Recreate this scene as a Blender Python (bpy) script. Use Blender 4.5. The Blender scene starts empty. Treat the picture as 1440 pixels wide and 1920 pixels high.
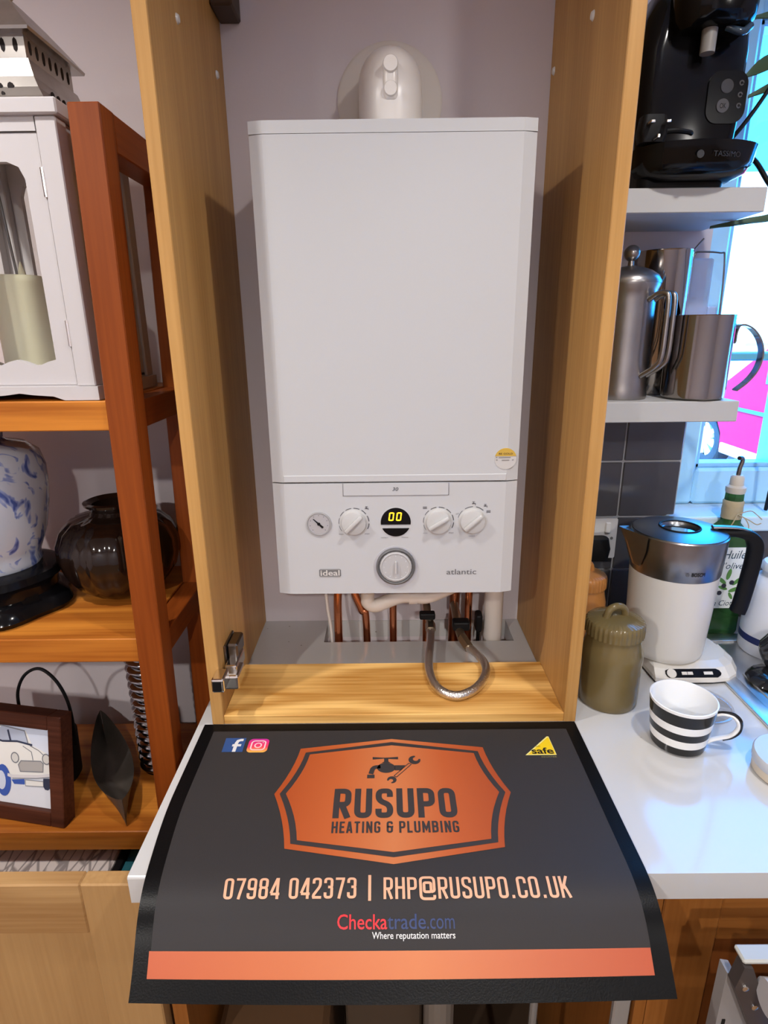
import bpy, bmesh, math, random
from mathutils import Vector, Matrix
random.seed(7)
PI = math.pi
scene = bpy.context.scene
COL = scene.collection

# ------------------------------------------------------------------ camera
CAM_Z = 1.5343
F_PX = 1105.7                       # focal length in pixels of the 1440 x 1920 frame
_p, _yaw, _r = 0.302, -0.0043, -0.0112
fwd = Vector((math.sin(_yaw)*math.cos(_p), math.cos(_yaw)*math.cos(_p), -math.sin(_p)))
rgt = Vector((math.cos(_yaw), -math.sin(_yaw), 0))
upv = rgt.cross(fwd)
r1 = rgt*math.cos(_r) + upv*math.sin(_r)
u1 = upv*math.cos(_r) - rgt*math.sin(_r)
cam_data = bpy.data.cameras.new('camera')
cam_data.sensor_fit = 'VERTICAL'
cam_data.sensor_height = 36.0
cam_data.sensor_width = 27.0
cam_data.lens = F_PX/1920*36.0
cam_data.clip_start = 0.02
cam = bpy.data.objects.new('camera', cam_data)
COL.objects.link(cam)
M = Matrix.Identity(4)
for i in range(3):
    M[i][0], M[i][1], M[i][2] = r1[i], u1[i], -fwd[i]
M[2][3] = CAM_Z
cam.matrix_world = M
scene.camera = cam

# ------------------------------------------------------------------ world, lights, exposure
world = bpy.data.worlds.new('sky'); scene.world = world
world.use_nodes = True
bg = world.node_tree.nodes['Background']
bg.inputs[0].default_value = (0.02, 0.34, 1.0, 1)
bg.inputs[1].default_value = 11.5
scene.view_settings.view_transform = 'Standard'
scene.view_settings.look = 'None'
scene.view_settings.exposure = 0.0
scene.view_settings.gamma = 1.0
scene.view_settings.use_curve_mapping = False

def downlight_or_fill(loc, watts, col=(1.0, 0.86, 0.70), size=2.5, blend=0.6, rad=0.03, aim=None):
    l = bpy.data.lights.new('downlight_or_fill', 'SPOT')
    l.energy = watts; l.color = col; l.spot_size = size; l.spot_blend = blend; l.shadow_soft_size = rad
    o = bpy.data.objects.new('downlight_or_fill', l); COL.objects.link(o)
    o.location = loc
    if aim:
        o.rotation_euler = (Vector(aim) - Vector(loc)).to_track_quat('-Z', 'Y').to_euler()
    return o
WARM = (1.0, 0.95, 0.90)
downlight_or_fill((-0.80, 0.38, 2.38), 46, WARM, 2.85, 0.9)
downlight_or_fill((0.54, 0.28, 2.38), 36, WARM, 2.85, 0.9)
downlight_or_fill((-1.20, -1.30, 2.38), 78, WARM, 3.0, 0.5)  # unseen fill lamp added at the back left of the room
downlight_or_fill((0.20, -1.70, 2.38), 92, WARM, 3.0, 0.5)  # fill added behind the camera to brighten upright faces
downlight_or_fill((1.45, -1.20, 2.38), 26, WARM, 3.0, 0.5)  # weaker added fill, back right
sun = bpy.data.lights.new('sun', 'SUN'); sun.energy = 26.0; sun.color = (0.42, 0.72, 1.0); sun.angle = 0.01
so_ = bpy.data.objects.new('sun', sun); COL.objects.link(so_)
so_.rotation_euler = Vector((0.45, 0.75, -0.75)).to_track_quat('-Z', 'Y').to_euler()

# ------------------------------------------------------------------ materials
MATS = {}
def mat(name, col, rough=0.5, metal=0.0, spec=0.5, coat=0.0, trans=0.0, emit=None, estr=0.0, bump=0.0, bscale=60.0, vary=0.0, vscale=6.0, ior=1.45):
    if name in MATS: return MATS[name]
    m = bpy.data.materials.new(name); m.use_nodes = True
    nt = m.node_tree; b = nt.nodes['Principled BSDF']
    b.inputs['Base Color'].default_value = (*col, 1)
    b.inputs['Roughness'].default_value = rough
    b.inputs['Metallic'].default_value = metal
    b.inputs['Specular IOR Level'].default_value = spec
    b.inputs['Coat Weight'].default_value = coat
    b.inputs['Transmission Weight'].default_value = trans
    b.inputs['IOR'].default_value = ior
    if emit:
        b.inputs['Emission Color'].default_value = (*emit, 1)
        b.inputs['Emission Strength'].default_value = estr
    tc = nt.nodes.new('ShaderNodeTexCoord')
    if vary:
        n = nt.nodes.new('ShaderNodeTexNoise'); n.inputs['Scale'].default_value = vscale; n.inputs['Detail'].default_value = 5
        nt.links.new(tc.outputs['Object'], n.inputs['Vector'])
        mx = nt.nodes.new('ShaderNodeMix'); mx.data_type = 'RGBA'
        mx.inputs[6].default_value = (*[c*(1-vary) for c in col], 1)
        mx.inputs[7].default_value = (*[min(1, c*(1+vary)) for c in col], 1)
        nt.links.new(n.outputs['Fac'], mx.inputs[0]); nt.links.new(mx.outputs[2], b.inputs['Base Color'])
    if bump:
        n2 = nt.nodes.new('ShaderNodeTexNoise'); n2.inputs['Scale'].default_value = bscale; n2.inputs['Detail'].default_value = 4
        nt.links.new(tc.outputs['Object'], n2.inputs['Vector'])
        bp = nt.nodes.new('ShaderNodeBump'); bp.inputs['Strength'].default_value = bump; bp.inputs['Distance'].default_value = 0.002
        nt.links.new(n2.outputs['Fac'], bp.inputs['Height']); nt.links.new(bp.outputs['Normal'], b.inputs['Normal'])
    MATS[name] = m
    return m

def wood(name, dark, light, axis='Z', rough=0.45, scale=9.0, rings=7.0, stretch=0.10, spec=0.18, seed=0.0, contrast=1.0):
    """grain stretched along one axis, with growth-ring contours"""
    if name in MATS: return MATS[name]
    m = bpy.data.materials.new(name); m.use_nodes = True
    nt = m.node_tree; L = nt.links; b = nt.nodes['Principled BSDF']
    tc = nt.nodes.new('ShaderNodeTexCoord')
    mp = nt.nodes.new('ShaderNodeMapping')
    sc = [1.0, 1.0, 1.0]; sc['XYZ'.index(axis)] = stretch
    mp.inputs['Scale'].default_value = sc; mp.inputs['Location'].default_value = (seed, seed*1.7, seed*0.6)
    L.new(tc.outputs['Object'], mp.inputs['Vector'])
    n = nt.nodes.new('ShaderNodeTexNoise'); n.inputs['Scale'].default_value = scale; n.inputs['Detail'].default_value = 1.5
    L.new(mp.outputs['Vector'], n.inputs['Vector'])
    mu = nt.nodes.new('ShaderNodeMath'); mu.operation = 'MULTIPLY'; mu.inputs[1].default_value = rings*2*PI
    L.new(n.outputs['Fac'], mu.inputs[0])
    si = nt.nodes.new('ShaderNodeMath'); si.operation = 'SINE'; L.new(mu.outputs[0], si.inputs[0])
    r0 = nt.nodes.new('ShaderNodeMapRange'); r0.inputs[1].default_value = -1; r0.inputs[2].default_value = 1
    r0.inputs[3].default_value = 0.5-0.38*contrast; r0.inputs[4].default_value = 0.5+0.38*contrast
    L.new(si.outputs[0], r0.inputs[0])
    mp2 = nt.nodes.new('ShaderNodeMapping')
    sc2 = [1.0, 1.0, 1.0]; sc2['XYZ'.index(axis)] = 0.03
    mp2.inputs['Scale'].default_value = sc2
    L.new(tc.outputs['Object'], mp2.inputs['Vector'])
    f = nt.nodes.new('ShaderNodeTexNoise'); f.inputs['Scale'].default_value = 160; f.inputs['Detail'].default_value = 4
    L.new(mp2.outputs['Vector'], f.inputs['Vector'])
    mix = nt.nodes.new('ShaderNodeMath'); mix.operation = 'MULTIPLY_ADD'; mix.inputs[1].default_value = 0.55
    L.new(f.outputs['Fac'], mix.inputs[0]); 
    half = nt.nodes.new('ShaderNodeMath'); half.operation = 'MULTIPLY'; half.inputs[1].default_value = 0.45
    L.new(r0.outputs[0], half.inputs[0]); L.new(half.outputs[0], mix.inputs[2])
    cr = nt.nodes.new('ShaderNodeValToRGB')
    cr.color_ramp.elements[0].position = 0.28; cr.color_ramp.elements[0].color = (*dark, 1)
    cr.color_ramp.elements[1].position = 0.72; cr.color_ramp.elements[1].color = (*light, 1)
    L.new(mix.outputs[0], cr.inputs['Fac']); L.new(cr.outputs['Color'], b.inputs['Base Color'])
    b.inputs['Roughness'].default_value = rough; b.inputs['Specular IOR Level'].default_value = spec
    bp = nt.nodes.new('ShaderNodeBump'); bp.inputs['Strength'].default_value = 0.12; bp.inputs['Distance'].default_value = 0.001
    L.new(f.outputs['Fac'], bp.inputs['Height']); L.new(bp.outputs['Normal'], b.inputs['Normal'])
    MATS[name] = m
    return m

# light pine / oak of the boiler cupboard, dark cherry of the bookcase
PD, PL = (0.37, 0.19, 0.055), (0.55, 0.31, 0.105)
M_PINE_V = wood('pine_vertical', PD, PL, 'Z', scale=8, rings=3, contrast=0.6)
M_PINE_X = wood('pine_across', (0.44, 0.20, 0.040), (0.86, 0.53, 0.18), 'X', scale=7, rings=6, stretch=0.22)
M_PINE_Y = wood('pine_deep', PD, PL, 'Y', scale=8, rings=3)
M_DOOR_X = wood('door_rail_wood', (0.30, 0.16, 0.06), (0.46, 0.28, 0.12), 'X', scale=6, rings=7, stretch=0.2, seed=3.1)
M_DOOR_V = wood('door_panel_wood', (0.34, 0.19, 0.075), (0.44, 0.265, 0.11), 'Z', scale=6, rings=2, stretch=0.1, contrast=0.4, seed=1.3)
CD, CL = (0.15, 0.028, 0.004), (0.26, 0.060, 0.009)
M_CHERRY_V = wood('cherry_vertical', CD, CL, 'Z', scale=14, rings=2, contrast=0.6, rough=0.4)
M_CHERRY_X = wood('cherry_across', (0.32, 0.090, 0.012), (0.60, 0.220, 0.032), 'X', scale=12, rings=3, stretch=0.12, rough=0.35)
M_CHERRY_Y = wood('cherry_deep', CD, CL, 'Y', scale=14, rings=2, contrast=0.6, rough=0.4)
M_BASE_V = wood('base_unit_vertical', (0.22, 0.075, 0.014), (0.34, 0.13, 0.030), 'Z', scale=8, rings=2, contrast=0.5)
M_BASE_X = wood('base_unit_across', (0.22, 0.075, 0.014), (0.34, 0.13, 0.030), 'X', scale=8, rings=3, contrast=0.5)
M_DARKWOOD = wood('dark_frame_wood', (0.045, 0.012, 0.006), (0.12, 0.036, 0.018), 'X', scale=10, rings=2)
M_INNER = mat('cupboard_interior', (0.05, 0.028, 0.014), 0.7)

M_WALL = mat('painted_plaster', (0.63, 0.58, 0.605), 0.9, spec=0.2, bump=0.10, bscale=180)
M_CEIL = mat('ceiling_paint', (0.80, 0.79, 0.77), 0.95)
M_FLOOR = wood('floor_boards', (0.20, 0.11, 0.05), (0.34, 0.20, 0.10), 'Y', scale=5, rings=4)
M_TILE = mat('charcoal_tile', (0.085, 0.083, 0.092), 0.14, spec=0.5, vary=0.18, vscale=9, bump=0.05, bscale=14)
M_GROUT = mat('grout', (0.42, 0.42, 0.43), 0.95)
M_SHELFW = mat('white_shelf', (0.47, 0.47, 0.47), 0.5)
M_UPVC = mat('backlit_frame_plastic', (0.42, 0.74, 0.95), 0.3)  # white frame plastic with the blue backlit glow put into its colour
M_BOIL = mat('boiler_white', (0.50, 0.51, 0.53), 0.38, bump=0.03, bscale=300)
M_BOIL2 = mat('boiler_trim', (0.47, 0.47, 0.51), 0.35)
M_WPLAST = mat('white_plastic', (0.64, 0.63, 0.61), 0.3)
M_GPLAST = mat('grey_plastic', (0.17, 0.17, 0.175), 0.4)
M_LGREY = mat('light_grey', (0.55, 0.55, 0.56), 0.4)
M_LINE = mat('seam_grey', (0.16, 0.16, 0.18), 0.6)
M_BLACK = mat('black_gloss', (0.004, 0.004, 0.005), 0.12, spec=0.28)
M_BLACKM = mat('black_matt', (0.006, 0.006, 0.007), 0.5, spec=0.2)
M_PRINTG = mat('print_grey', (0.07, 0.07, 0.08), 0.6)
M_CHROME = mat('chrome', (0.80, 0.77, 0.73), 0.16, metal=1)
M_STEEL = mat('steel_polished', (0.36, 0.33, 0.31), 0.11, metal=1)
M_STEELB = mat('steel_brushed', (0.34, 0.32, 0.31), 0.30, metal=1, vary=0.15, vscale=30)
M_STEELD = mat('steel_dark', (0.22, 0.20, 0.19), 0.3, metal=1)
M_COPPER = mat('copper_pipe', (0.72, 0.27, 0.13), 0.24, metal=1, vary=0.25, vscale=18)
M_BRASS = mat('brass_fitting', (0.42, 0.36, 0.27), 0.35, metal=1)
M_PIPEW = mat('plastic_pipe', (0.66, 0.60, 0.55), 0.45)
M_LED = mat('led_amber', (0.9, 0.5, 0.02), 0.4, emit=(1.0, 0.62, 0.02), estr=1.6)
M_CREAM = mat('cream_wax', (0.85, 0.82, 0.60), 0.5)
M_LANT = mat('lantern_paint', (0.52, 0.50, 0.51), 0.5)
M_LSTEEL = mat('lantern_metal', (0.42, 0.40, 0.38), 0.30, metal=1, vary=0.2, vscale=40)
M_HOLE = mat('dark_hole', (0.012, 0.008, 0.008), 0.9)
M_BLUEP = mat('blue_plastic', (0.0, 0.28, 0.85), 0.3)
M_OLIVE = mat('olive_stoneware', (0.150, 0.110, 0.045), 0.16, vary=0.12, vscale=12)
M_ORANGE = mat('orange_stoneware', (0.46, 0.19, 0.05), 0.3)
M_KWHITE = mat('kettle_white', (0.66, 0.63, 0.58), 0.22)
M_CHINA = mat('white_china', (0.80, 0.80, 0.79), 0.15)
M_CBLACK = mat('black_glaze', (0.012, 0.012, 0.013), 0.15)
M_GREEN = mat('green_leaf', (0.06, 0.10, 0.05), 0.5)
M_LABELW = mat('label_white', (0.80, 0.82, 0.80), 0.5)
M_RAFFIA = mat('raffia', (0.42, 0.35, 0.22), 0.8, bump=0.5, bscale=120)
M_TYRE = mat('tyre', (0.02, 0.03, 0.04), 0.8)
M_CAR = mat('car_red', (0.60, 0.006, 0.06), 0.5, spec=0.1)
M_PAVE = mat('paving', (0.60, 0.60, 0.60), 0.9, vary=0.1)
M_RENDER = mat('pale_render', (0.85, 0.84, 0.82), 0.9)

def glass_mat(name, tint=(1, 1, 1), gloss=0.06, rough=0.0, mixdiff=0.0, diffcol=(0.8, 0.9, 1)):
    m = bpy.data.materials.new(name); m.use_nodes = True
    nt = m.node_tree; nt.nodes.remove(nt.nodes['Principled BSDF']); out = nt.nodes['Material Output']
    t = nt.nodes.new('ShaderNodeBsdfTransparent'); t.inputs[0].default_value = (*tint, 1)
    g = nt.nodes.new('ShaderNodeBsdfGlossy'); g.inputs['Roughness'].default_value = rough
    mx = nt.nodes.new('ShaderNodeMixShader'); mx.inputs[0].default_value = gloss
    nt.links.new(t.outputs[0], mx.inputs[1]); nt.links.new(g.outputs[0], mx.inputs[2])
    last = mx
    if mixdiff:
        d = nt.nodes.new('ShaderNodeBsdfDiffuse'); d.inputs[0].default_value = (*diffcol, 1)
        m2 = nt.nodes.new('ShaderNodeMixShader'); m2.inputs[0].default_value = mixdiff
        nt.links.new(mx.outputs[0], m2.inputs[1]); nt.links.new(d.outputs[0], m2.inputs[2]); last = m2
    nt.links.new(last.outputs[0], out.inputs[0])
    MATS[name] = m
    return m
M_GLASS = glass_mat('window_glass', gloss=0.05)
M_LGLASS = glass_mat('lantern_glass', tint=(0.98, 0.985, 0.97), gloss=0.05)
M_FROST = glass_mat('frosted_plastic', tint=(0.86, 0.90, 0.96), gloss=0.05, rough=0.3, mixdiff=0.45, diffcol=(0.62, 0.70, 0.85))
M_CLEAR = glass_mat('clear_glass', tint=(0.94, 0.93, 0.93), gloss=0.12)
M_GREENGL = glass_mat('green_oil_glass', tint=(0.22, 0.42, 0.20), gloss=0.08, mixdiff=0.45, diffcol=(0.05, 0.16, 0.05))

def quartz():
    m = bpy.data.materials.new('white_quartz'); m.use_nodes = True
    nt = m.node_tree; L = nt.links; b = nt.nodes['Principled BSDF']
    tc = nt.nodes.new('ShaderNodeTexCoord')
    v = nt.nodes.new('ShaderNodeTexVoronoi'); v.inputs['Scale'].default_value = 42
    L.new(tc.outputs['Object'], v.inputs['Vector'])
    n = nt.nodes.new('ShaderNodeTexNoise'); n.inputs['Scale'].default_value = 11; L.new(tc.outputs['Object'], n.inputs['Vector'])
    a = nt.nodes.new('ShaderNodeMath'); a.operation = 'LESS_THAN'; a.inputs[1].default_value = 0.075; L.new(v.outputs['Distance'], a.inputs[0])
    g = nt.nodes.new('ShaderNodeMath'); g.operation = 'GREATER_THAN'; g.inputs[1].default_value = 0.62; L.new(n.outputs['Fac'], g.inputs[0])
    mu = nt.nodes.new('ShaderNodeMath'); mu.operation = 'MULTIPLY'; L.new(a.outputs[0], mu.inputs[0]); L.new(g.outputs[0], mu.inputs[1])
    mx = nt.nodes.new('ShaderNodeMix'); mx.data_type = 'RGBA'
    mx.inputs[6].default_value = (0.55, 0.55, 0.55, 1); mx.inputs[7].default_value = (0.30, 0.28, 0.26, 1)
    L.new(mu.outputs[0], mx.inputs[0]); L.new(mx.outputs[2], b.inputs['Base Color'])
    b.inputs['Roughness'].default_value = 0.09; b.inputs['Specular IOR Level'].default_value = 0.5
    return m
M_QUARTZ = quartz()

def braid():
    m = bpy.data.materials.new('braided_steel'); m.use_nodes = True
    nt = m.node_tree; L = nt.links; b = nt.nodes['Principled BSDF']
    b.inputs['Base Color'].default_value = (0.72, 0.70, 0.67, 1); b.inputs['Metallic'].default_value = 1; b.inputs['Roughness'].default_value = 0.3
    tc = nt.nodes.new('ShaderNodeTexCoord')
    v = nt.nodes.new('ShaderNodeTexVoronoi'); v.inputs['Scale'].default_value = 420; L.new(tc.outputs['Object'], v.inputs['Vector'])
    bp = nt.nodes.new('ShaderNodeBump'); bp.inputs['Strength'].default_value = 0.5; bp.inputs['Distance'].default_value = 0.001
    L.new(v.outputs['Distance'], bp.inputs['Height']); L.new(bp.outputs['Normal'], b.inputs['Normal'])
    return m
M_BRAID = braid()

def ramp_mat(name, axis, p0, p1, stops, rough=0.5, noise=None, spec=0.5, metal=0.0):
    """printed / glazed colour along one object axis between p0 and p1"""
    m = bpy.data.materials.new(name); m.use_nodes = True
    nt = m.node_tree; L = nt.links; b = nt.nodes['Principled BSDF']
    tc = nt.nodes.new('ShaderNodeTexCoord'); sp = nt.nodes.new('ShaderNodeSeparateXYZ'); L.new(tc.outputs['Object'], sp.inputs[0])
    mr = nt.nodes.new('ShaderNodeMapRange'); mr.inputs[1].default_value = p0; mr.inputs[2].default_value = p1
    L.new(sp.outputs['XYZ'.index(axis)], mr.inputs[0])
    cr = nt.nodes.new('ShaderNodeValToRGB')
    els = cr.color_ramp.elements
    while len(els) < len(stops): els.new(0.5)
    for e, (p, c) in zip(els, stops): e.position = p; e.color = (*c, 1)
    L.new(mr.outputs[0], cr.inputs['Fac']); L.new(cr.outputs['Color'], b.inputs['Base Color'])
    b.inputs['Roughness'].default_value = rough; b.inputs['Specular IOR Level'].default_value = spec; b.inputs['Metallic'].default_value = metal
    return m

def blue_white():
    """blue floral glaze on white porcelain"""
    m = bpy.data.materials.new('blue_white_porcelain'); m.use_nodes = True
    nt = m.node_tree; L = nt.links; b = nt.nodes['Principled BSDF']
    tc = nt.nodes.new('ShaderNodeTexCoord')
    mp = nt.nodes.new('ShaderNodeMapping'); mp.inputs['Scale'].default_value = (1, 1, 0.75); L.new(tc.outputs['Object'], mp.inputs[0])
    w = nt.nodes.new('ShaderNodeTexNoise'); w.inputs['Scale'].default_value = 26; w.inputs['Detail'].default_value = 2; w.inputs['Distortion'].default_value = 1.6
    L.new(mp.outputs[0], w.inputs['Vector'])
    n = nt.nodes.new('ShaderNodeTexNoise'); n.inputs['Scale'].default_value = 9; n.inputs['Detail'].default_value = 1; L.new(mp.outputs[0], n.inputs['Vector'])
    ad = nt.nodes.new('ShaderNodeMath'); ad.operation = 'MULTIPLY_ADD'; ad.inputs[1].default_value = 0.55
    L.new(n.outputs['Fac'], ad.inputs[0]); L.new(w.outputs['Fac'], ad.inputs[2])
    cr = nt.nodes.new('ShaderNodeValToRGB')
    e = cr.color_ramp.elements; e[0].position = 0.84; e[0].color = (0.46, 0.49, 0.56, 1); e[1].position = 0.96; e[1].color = (0.05, 0.08, 0.26, 1)
    e2 = els = e.new(0.875); els.color = (0.24, 0.29, 0.50, 1)
    L.new(ad.outputs[0], cr.inputs['Fac']); L.new(cr.outputs['Color'], b.inputs['Base Color'])
    b.inputs['Roughness'].default_value = 0.12
    return m
M_BLUEWHITE = blue_white()

# ------------------------------------------------------------------ object helpers
WM = {}
I4 = Matrix.Identity(4)
def tag(o, label=None, cat=None, group=None, kind=None):
    if label: o['label'] = label
    if cat: o['category'] = cat
    if group: o['group'] = group
    if kind: o['kind'] = kind
    return o
def thing(name, label, cat, loc=(0, 0, 0), rotz=0.0, group=None):
    o = bpy.data.objects.new(name, None); COL.objects.link(o)
    o.empty_display_size = 0.05
    o.location = loc; o.rotation_euler = (0, 0, rotz)
    WM[o.name] = Matrix.Translation(loc) @ Matrix.Rotation(rotz, 4, 'Z')
    return tag(o, label, cat, group)
def obj(name, bm, m, parent=None, local=False, smooth=False, label=None, cat=None, group=None, kind=None, me=None):
    if me is None:
        me = bpy.data.meshes.new(name)
        bmesh.ops.recalc_face_normals(bm, faces=bm.faces[:])
        off = Vector((0, 0, 0))
        if parent is None:
            vs = [v.co for v in bm.verts]
            lo = Vector((min(v[i] for v in vs) for i in range(3))); hi = Vector((max(v[i] for v in vs) for i in range(3)))
            off = Vector(((lo.x+hi.x)/2, (lo.y+hi.y)/2, lo.z))
            bmesh.ops.translate(bm, verts=bm.verts[:], vec=-off)
        bm.to_mesh(me); bm.free()
        for p in me.polygons: p.use_smooth = smooth
        if smooth:
            try: me.set_sharp_from_angle(angle=math.radians(42))
            except Exception: pass
        ms = m if isinstance(m, (list, tuple)) else [m]
        for k in ms: me.materials.append(k)
    else:
        off = Vector((0, 0, 0))
    o = bpy.data.objects.new(name, me); COL.objects.link(o)
    if parent is None:
        o.location = off; WM[o.name] = Matrix.Translation(off)
    else:
        o.parent = parent
        if local: WM[o.name] = WM[parent.name]
        else:
            o.matrix_parent_inverse = WM[parent.name].inverted(); WM[o.name] = I4
    return tag(o, label, cat, group, kind)
def struct(name, bm, m, label=None, **k):
    return obj(name, bm, m, None, label=label, kind='structure', **k)

def B(): return bmesh.new()
def box(bm, x0, x1, y0, y1, z0, z1, bev=0.0, seg=2, mi=0):
    b = bmesh.new()
    vs = [b.verts.new((x, y, z)) for x in (x0, x1) for y in (y0, y1) for z in (z0, z1)]
    for f in ((0, 1, 3, 2), (4, 6, 7, 5), (0, 4, 5, 1), (2, 3, 7, 6), (0, 2, 6, 4), (1, 5, 7, 3)):
        b.faces.new([vs[i] for i in f])
    if bev:
        bmesh.ops.bevel(b, geom=b.edges[:], offset=bev, segments=seg, profile=0.5, affect='EDGES')
    for f in b.faces: f.material_index = mi
    merge(bm, b); return bm
def merge(bm, b, mtx=None):
    if mtx is not None: bmesh.ops.transform(b, matrix=mtx, verts=b.verts[:])
    mp = {}
    for v in b.verts: mp[v] = bm.verts.new(v.co)
    for f in b.faces:
        try:
            nf = bm.faces.new([mp[v] for v in f.verts]); nf.material_index = f.material_index; nf.smooth = f.smooth
        except ValueError: pass
    b.free()
def boxm(x0, x1, y0, y1, z0, z1, bev=0.0, seg=2): return box(bmesh.new(), x0, x1, y0, y1, z0, z1, bev, seg)
def lathe(bm, prof, c=(0, 0, 0), n=40, mi=None, axis='Z', wob=None):
    """prof: list of (radius, height); mi: material index per segment"""
    rings = []
    for k, (r, h) in enumerate(prof):
        ring = []
        if r < 1e-6:
            p = Vector((0, 0, h)); ring = [bm.verts.new(ax(p, axis, c))]
        else:
            for i in range(n):
                a = 2*PI*i/n
                rr = r*(wob(a, k) if wob else 1)
                ring.append(bm.verts.new(ax(Vector((rr*math.cos(a), rr*math.sin(a), h)), axis, c)))
        rings.append(ring)
    for k in range(len(rings)-1):
        A, C = rings[k], rings[k+1]
        for i in range(n):
            j = (i+1) % n
            if len(A) == 1 and len(C) == 1: continue
            if len(A) == 1: f = bm.faces.new((A[0], C[i], C[j]))
            elif len(C) == 1: f = bm.faces.new((A[i], A[j], C[0]))
            else: f = bm.faces.new((A[i], A[j], C[j], C[i]))
            if mi: f.material_index = mi[k]
    return bm
def ax(p, axis, c):
    if axis == 'Y': p = Vector((p.x, -p.z, p.y))     # height runs towards -Y (out of the wall)
    elif axis == 'X': p = Vector((p.z, p.y, p.x))
    return p + Vector(c)
def catmull(pts, sub=8, closed=False):
    P = [Vector(p) for p in pts]
    if sub <= 1 or len(P) < 3: return P
    out = []; n = len(P)
    for i in range(n if closed else n-1):
        a = P[(i-1) % n] if (closed or i > 0) else P[0]*2-P[1]
        b = P[i]; c = P[(i+1) % n]
        d = P[(i+2) % n] if (closed or i+2 < n) else P[-1]*2-P[-2]
        for k in range(sub):
            t = k/sub
            out.append(0.5*((2*b)+(c-a)*t+(2*a-5*b+4*c-d)*t*t+(3*b-a-3*c+d)*t**3))
    if not closed: out.append(P[-1])
    return out
def tube(bm, pts, r, n=12, sub=8, cap=True, closed=False, flat=1.0, mi=0):
    P = catmull(pts, sub, closed)
    rr = r if callable(r) else (lambda t: r)
    rings = []; up = None
    N = len(P)
    for i, p in enumerate(P):
        if closed: t = P[(i+1) % N]-P[i-1]
        else: t = P[min(i+1, N-1)]-P[max(i-1, 0)]
        t.normalize()
        if up is None:
            up = Vector((0, 0, 1)) if abs(t.z) < 0.9 else Vector((1, 0, 0))
        s = t.cross(up)
        if s.length < 1e-6: s = t.orthogonal()
        s.normalize(); up = s.cross(t).normalized()
        q = rr(i/(N-1))
        rings.append([bm.verts.new(p + s*(q*math.cos(2*PI*k/n)) + up*(q*flat*math.sin(2*PI*k/n))) for k in range(n)])
    for i in range(N if closed else N-1):
        A, C = rings[i], rings[(i+1) % N]
        for k in range(n):
            f = bm.faces.new((A[k], A[(k+1) % n], C[(k+1) % n], C[k])); f.material_index = mi
    if cap and not closed:
        bm.faces.new(rings[0][::-1]).material_index = mi; bm.faces.new(rings[-1]).material_index = mi
    return bm
def prism(bm, poly, fn, d0, d1, mi=0):
    """extrude a 2-D polygon; fn(u, v, d) -> 3-D point"""
    a = [bm.verts.new(fn(u, v, d0)) for u, v in poly]; b = [bm.verts.new(fn(u, v, d1)) for u, v in poly]
    n = len(poly)
    fs = [bm.faces.new(a[::-1]), bm.faces.new(b)]
    for i in range(n): fs.append(bm.faces.new((a[i], a[(i+1) % n], b[(i+1) % n], b[i])))
    for f in fs: f.material_index = mi
    return bm
def rrect(x0, x1, y0, y1, r, n=6):
    out = []
    for cx, cy, a0 in ((x1-r, y1-r, 0), (x0+r, y1-r, 90), (x0+r, y0+r, 180), (x1-r, y0+r, 270)):
        for k in range(n+1):
            a = math.radians(a0+90*k/n); out.append((cx+r*math.cos(a), cy+r*math.sin(a)))
    return out
def circ(cx, cy, r, n=28, a0=0, a1=360):
    full = abs(a1-a0) >= 360
    m = n if full else n+1
    return [(cx+r*math.cos(math.radians(a0+(a1-a0)*k/n)), cy+r*math.sin(math.radians(a0+(a1-a0)*k/n))) for k in range(m)]
FRONT = lambda y: (lambda u, v, d: Vector((u, y-d, v)))          # plane facing the room
TOP = lambda z: (lambda u, v, d: Vector((u, v, z+d)))
def slab_holes(bm, x0, x1, y0, y1, z0, z1, holes):
    xs = sorted({x0, x1, *[h[0] for h in holes], *[h[1] for h in holes]})
    ys = sorted({y0, y1, *[h[2] for h in holes], *[h[3] for h in holes]})
    def solid(i, j):
        if i < 0 or j < 0 or i >= len(xs)-1 or j >= len(ys)-1: return False
        cx, cy = (xs[i]+xs[i+1])/2, (ys[j]+ys[j+1])/2
        return not any(h[0] < cx < h[1] and h[2] < cy < h[3] for h in holes)
    V = {}
    def v(i, j, z):
        if (i, j, z) not in V: V[(i, j, z)] = bm.verts.new((xs[i], ys[j], z))
        return V[(i, j, z)]
    for i in range(len(xs)-1):
        for j in range(len(ys)-1):
            if not solid(i, j): continue
            bm.faces.new((v(i, j, z1), v(i+1, j, z1), v(i+1, j+1, z1), v(i, j+1, z1)))
            bm.faces.new((v(i, j, z0), v(i, j+1, z0), v(i+1, j+1, z0), v(i+1, j, z0)))
            for di, dj, p, q in ((-1, 0, (i, j+1), (i, j)), (1, 0, (i+1, j), (i+1, j+1)), (0, -1, (i, j), (i+1, j)), (0, 1, (i+1, j+1), (i, j+1))):
                if not solid(i+di, j+dj):
                    bm.faces.new((v(*p, z0), v(*q, z0), v(*q, z1), v(*p, z1)))
    return bm
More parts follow.
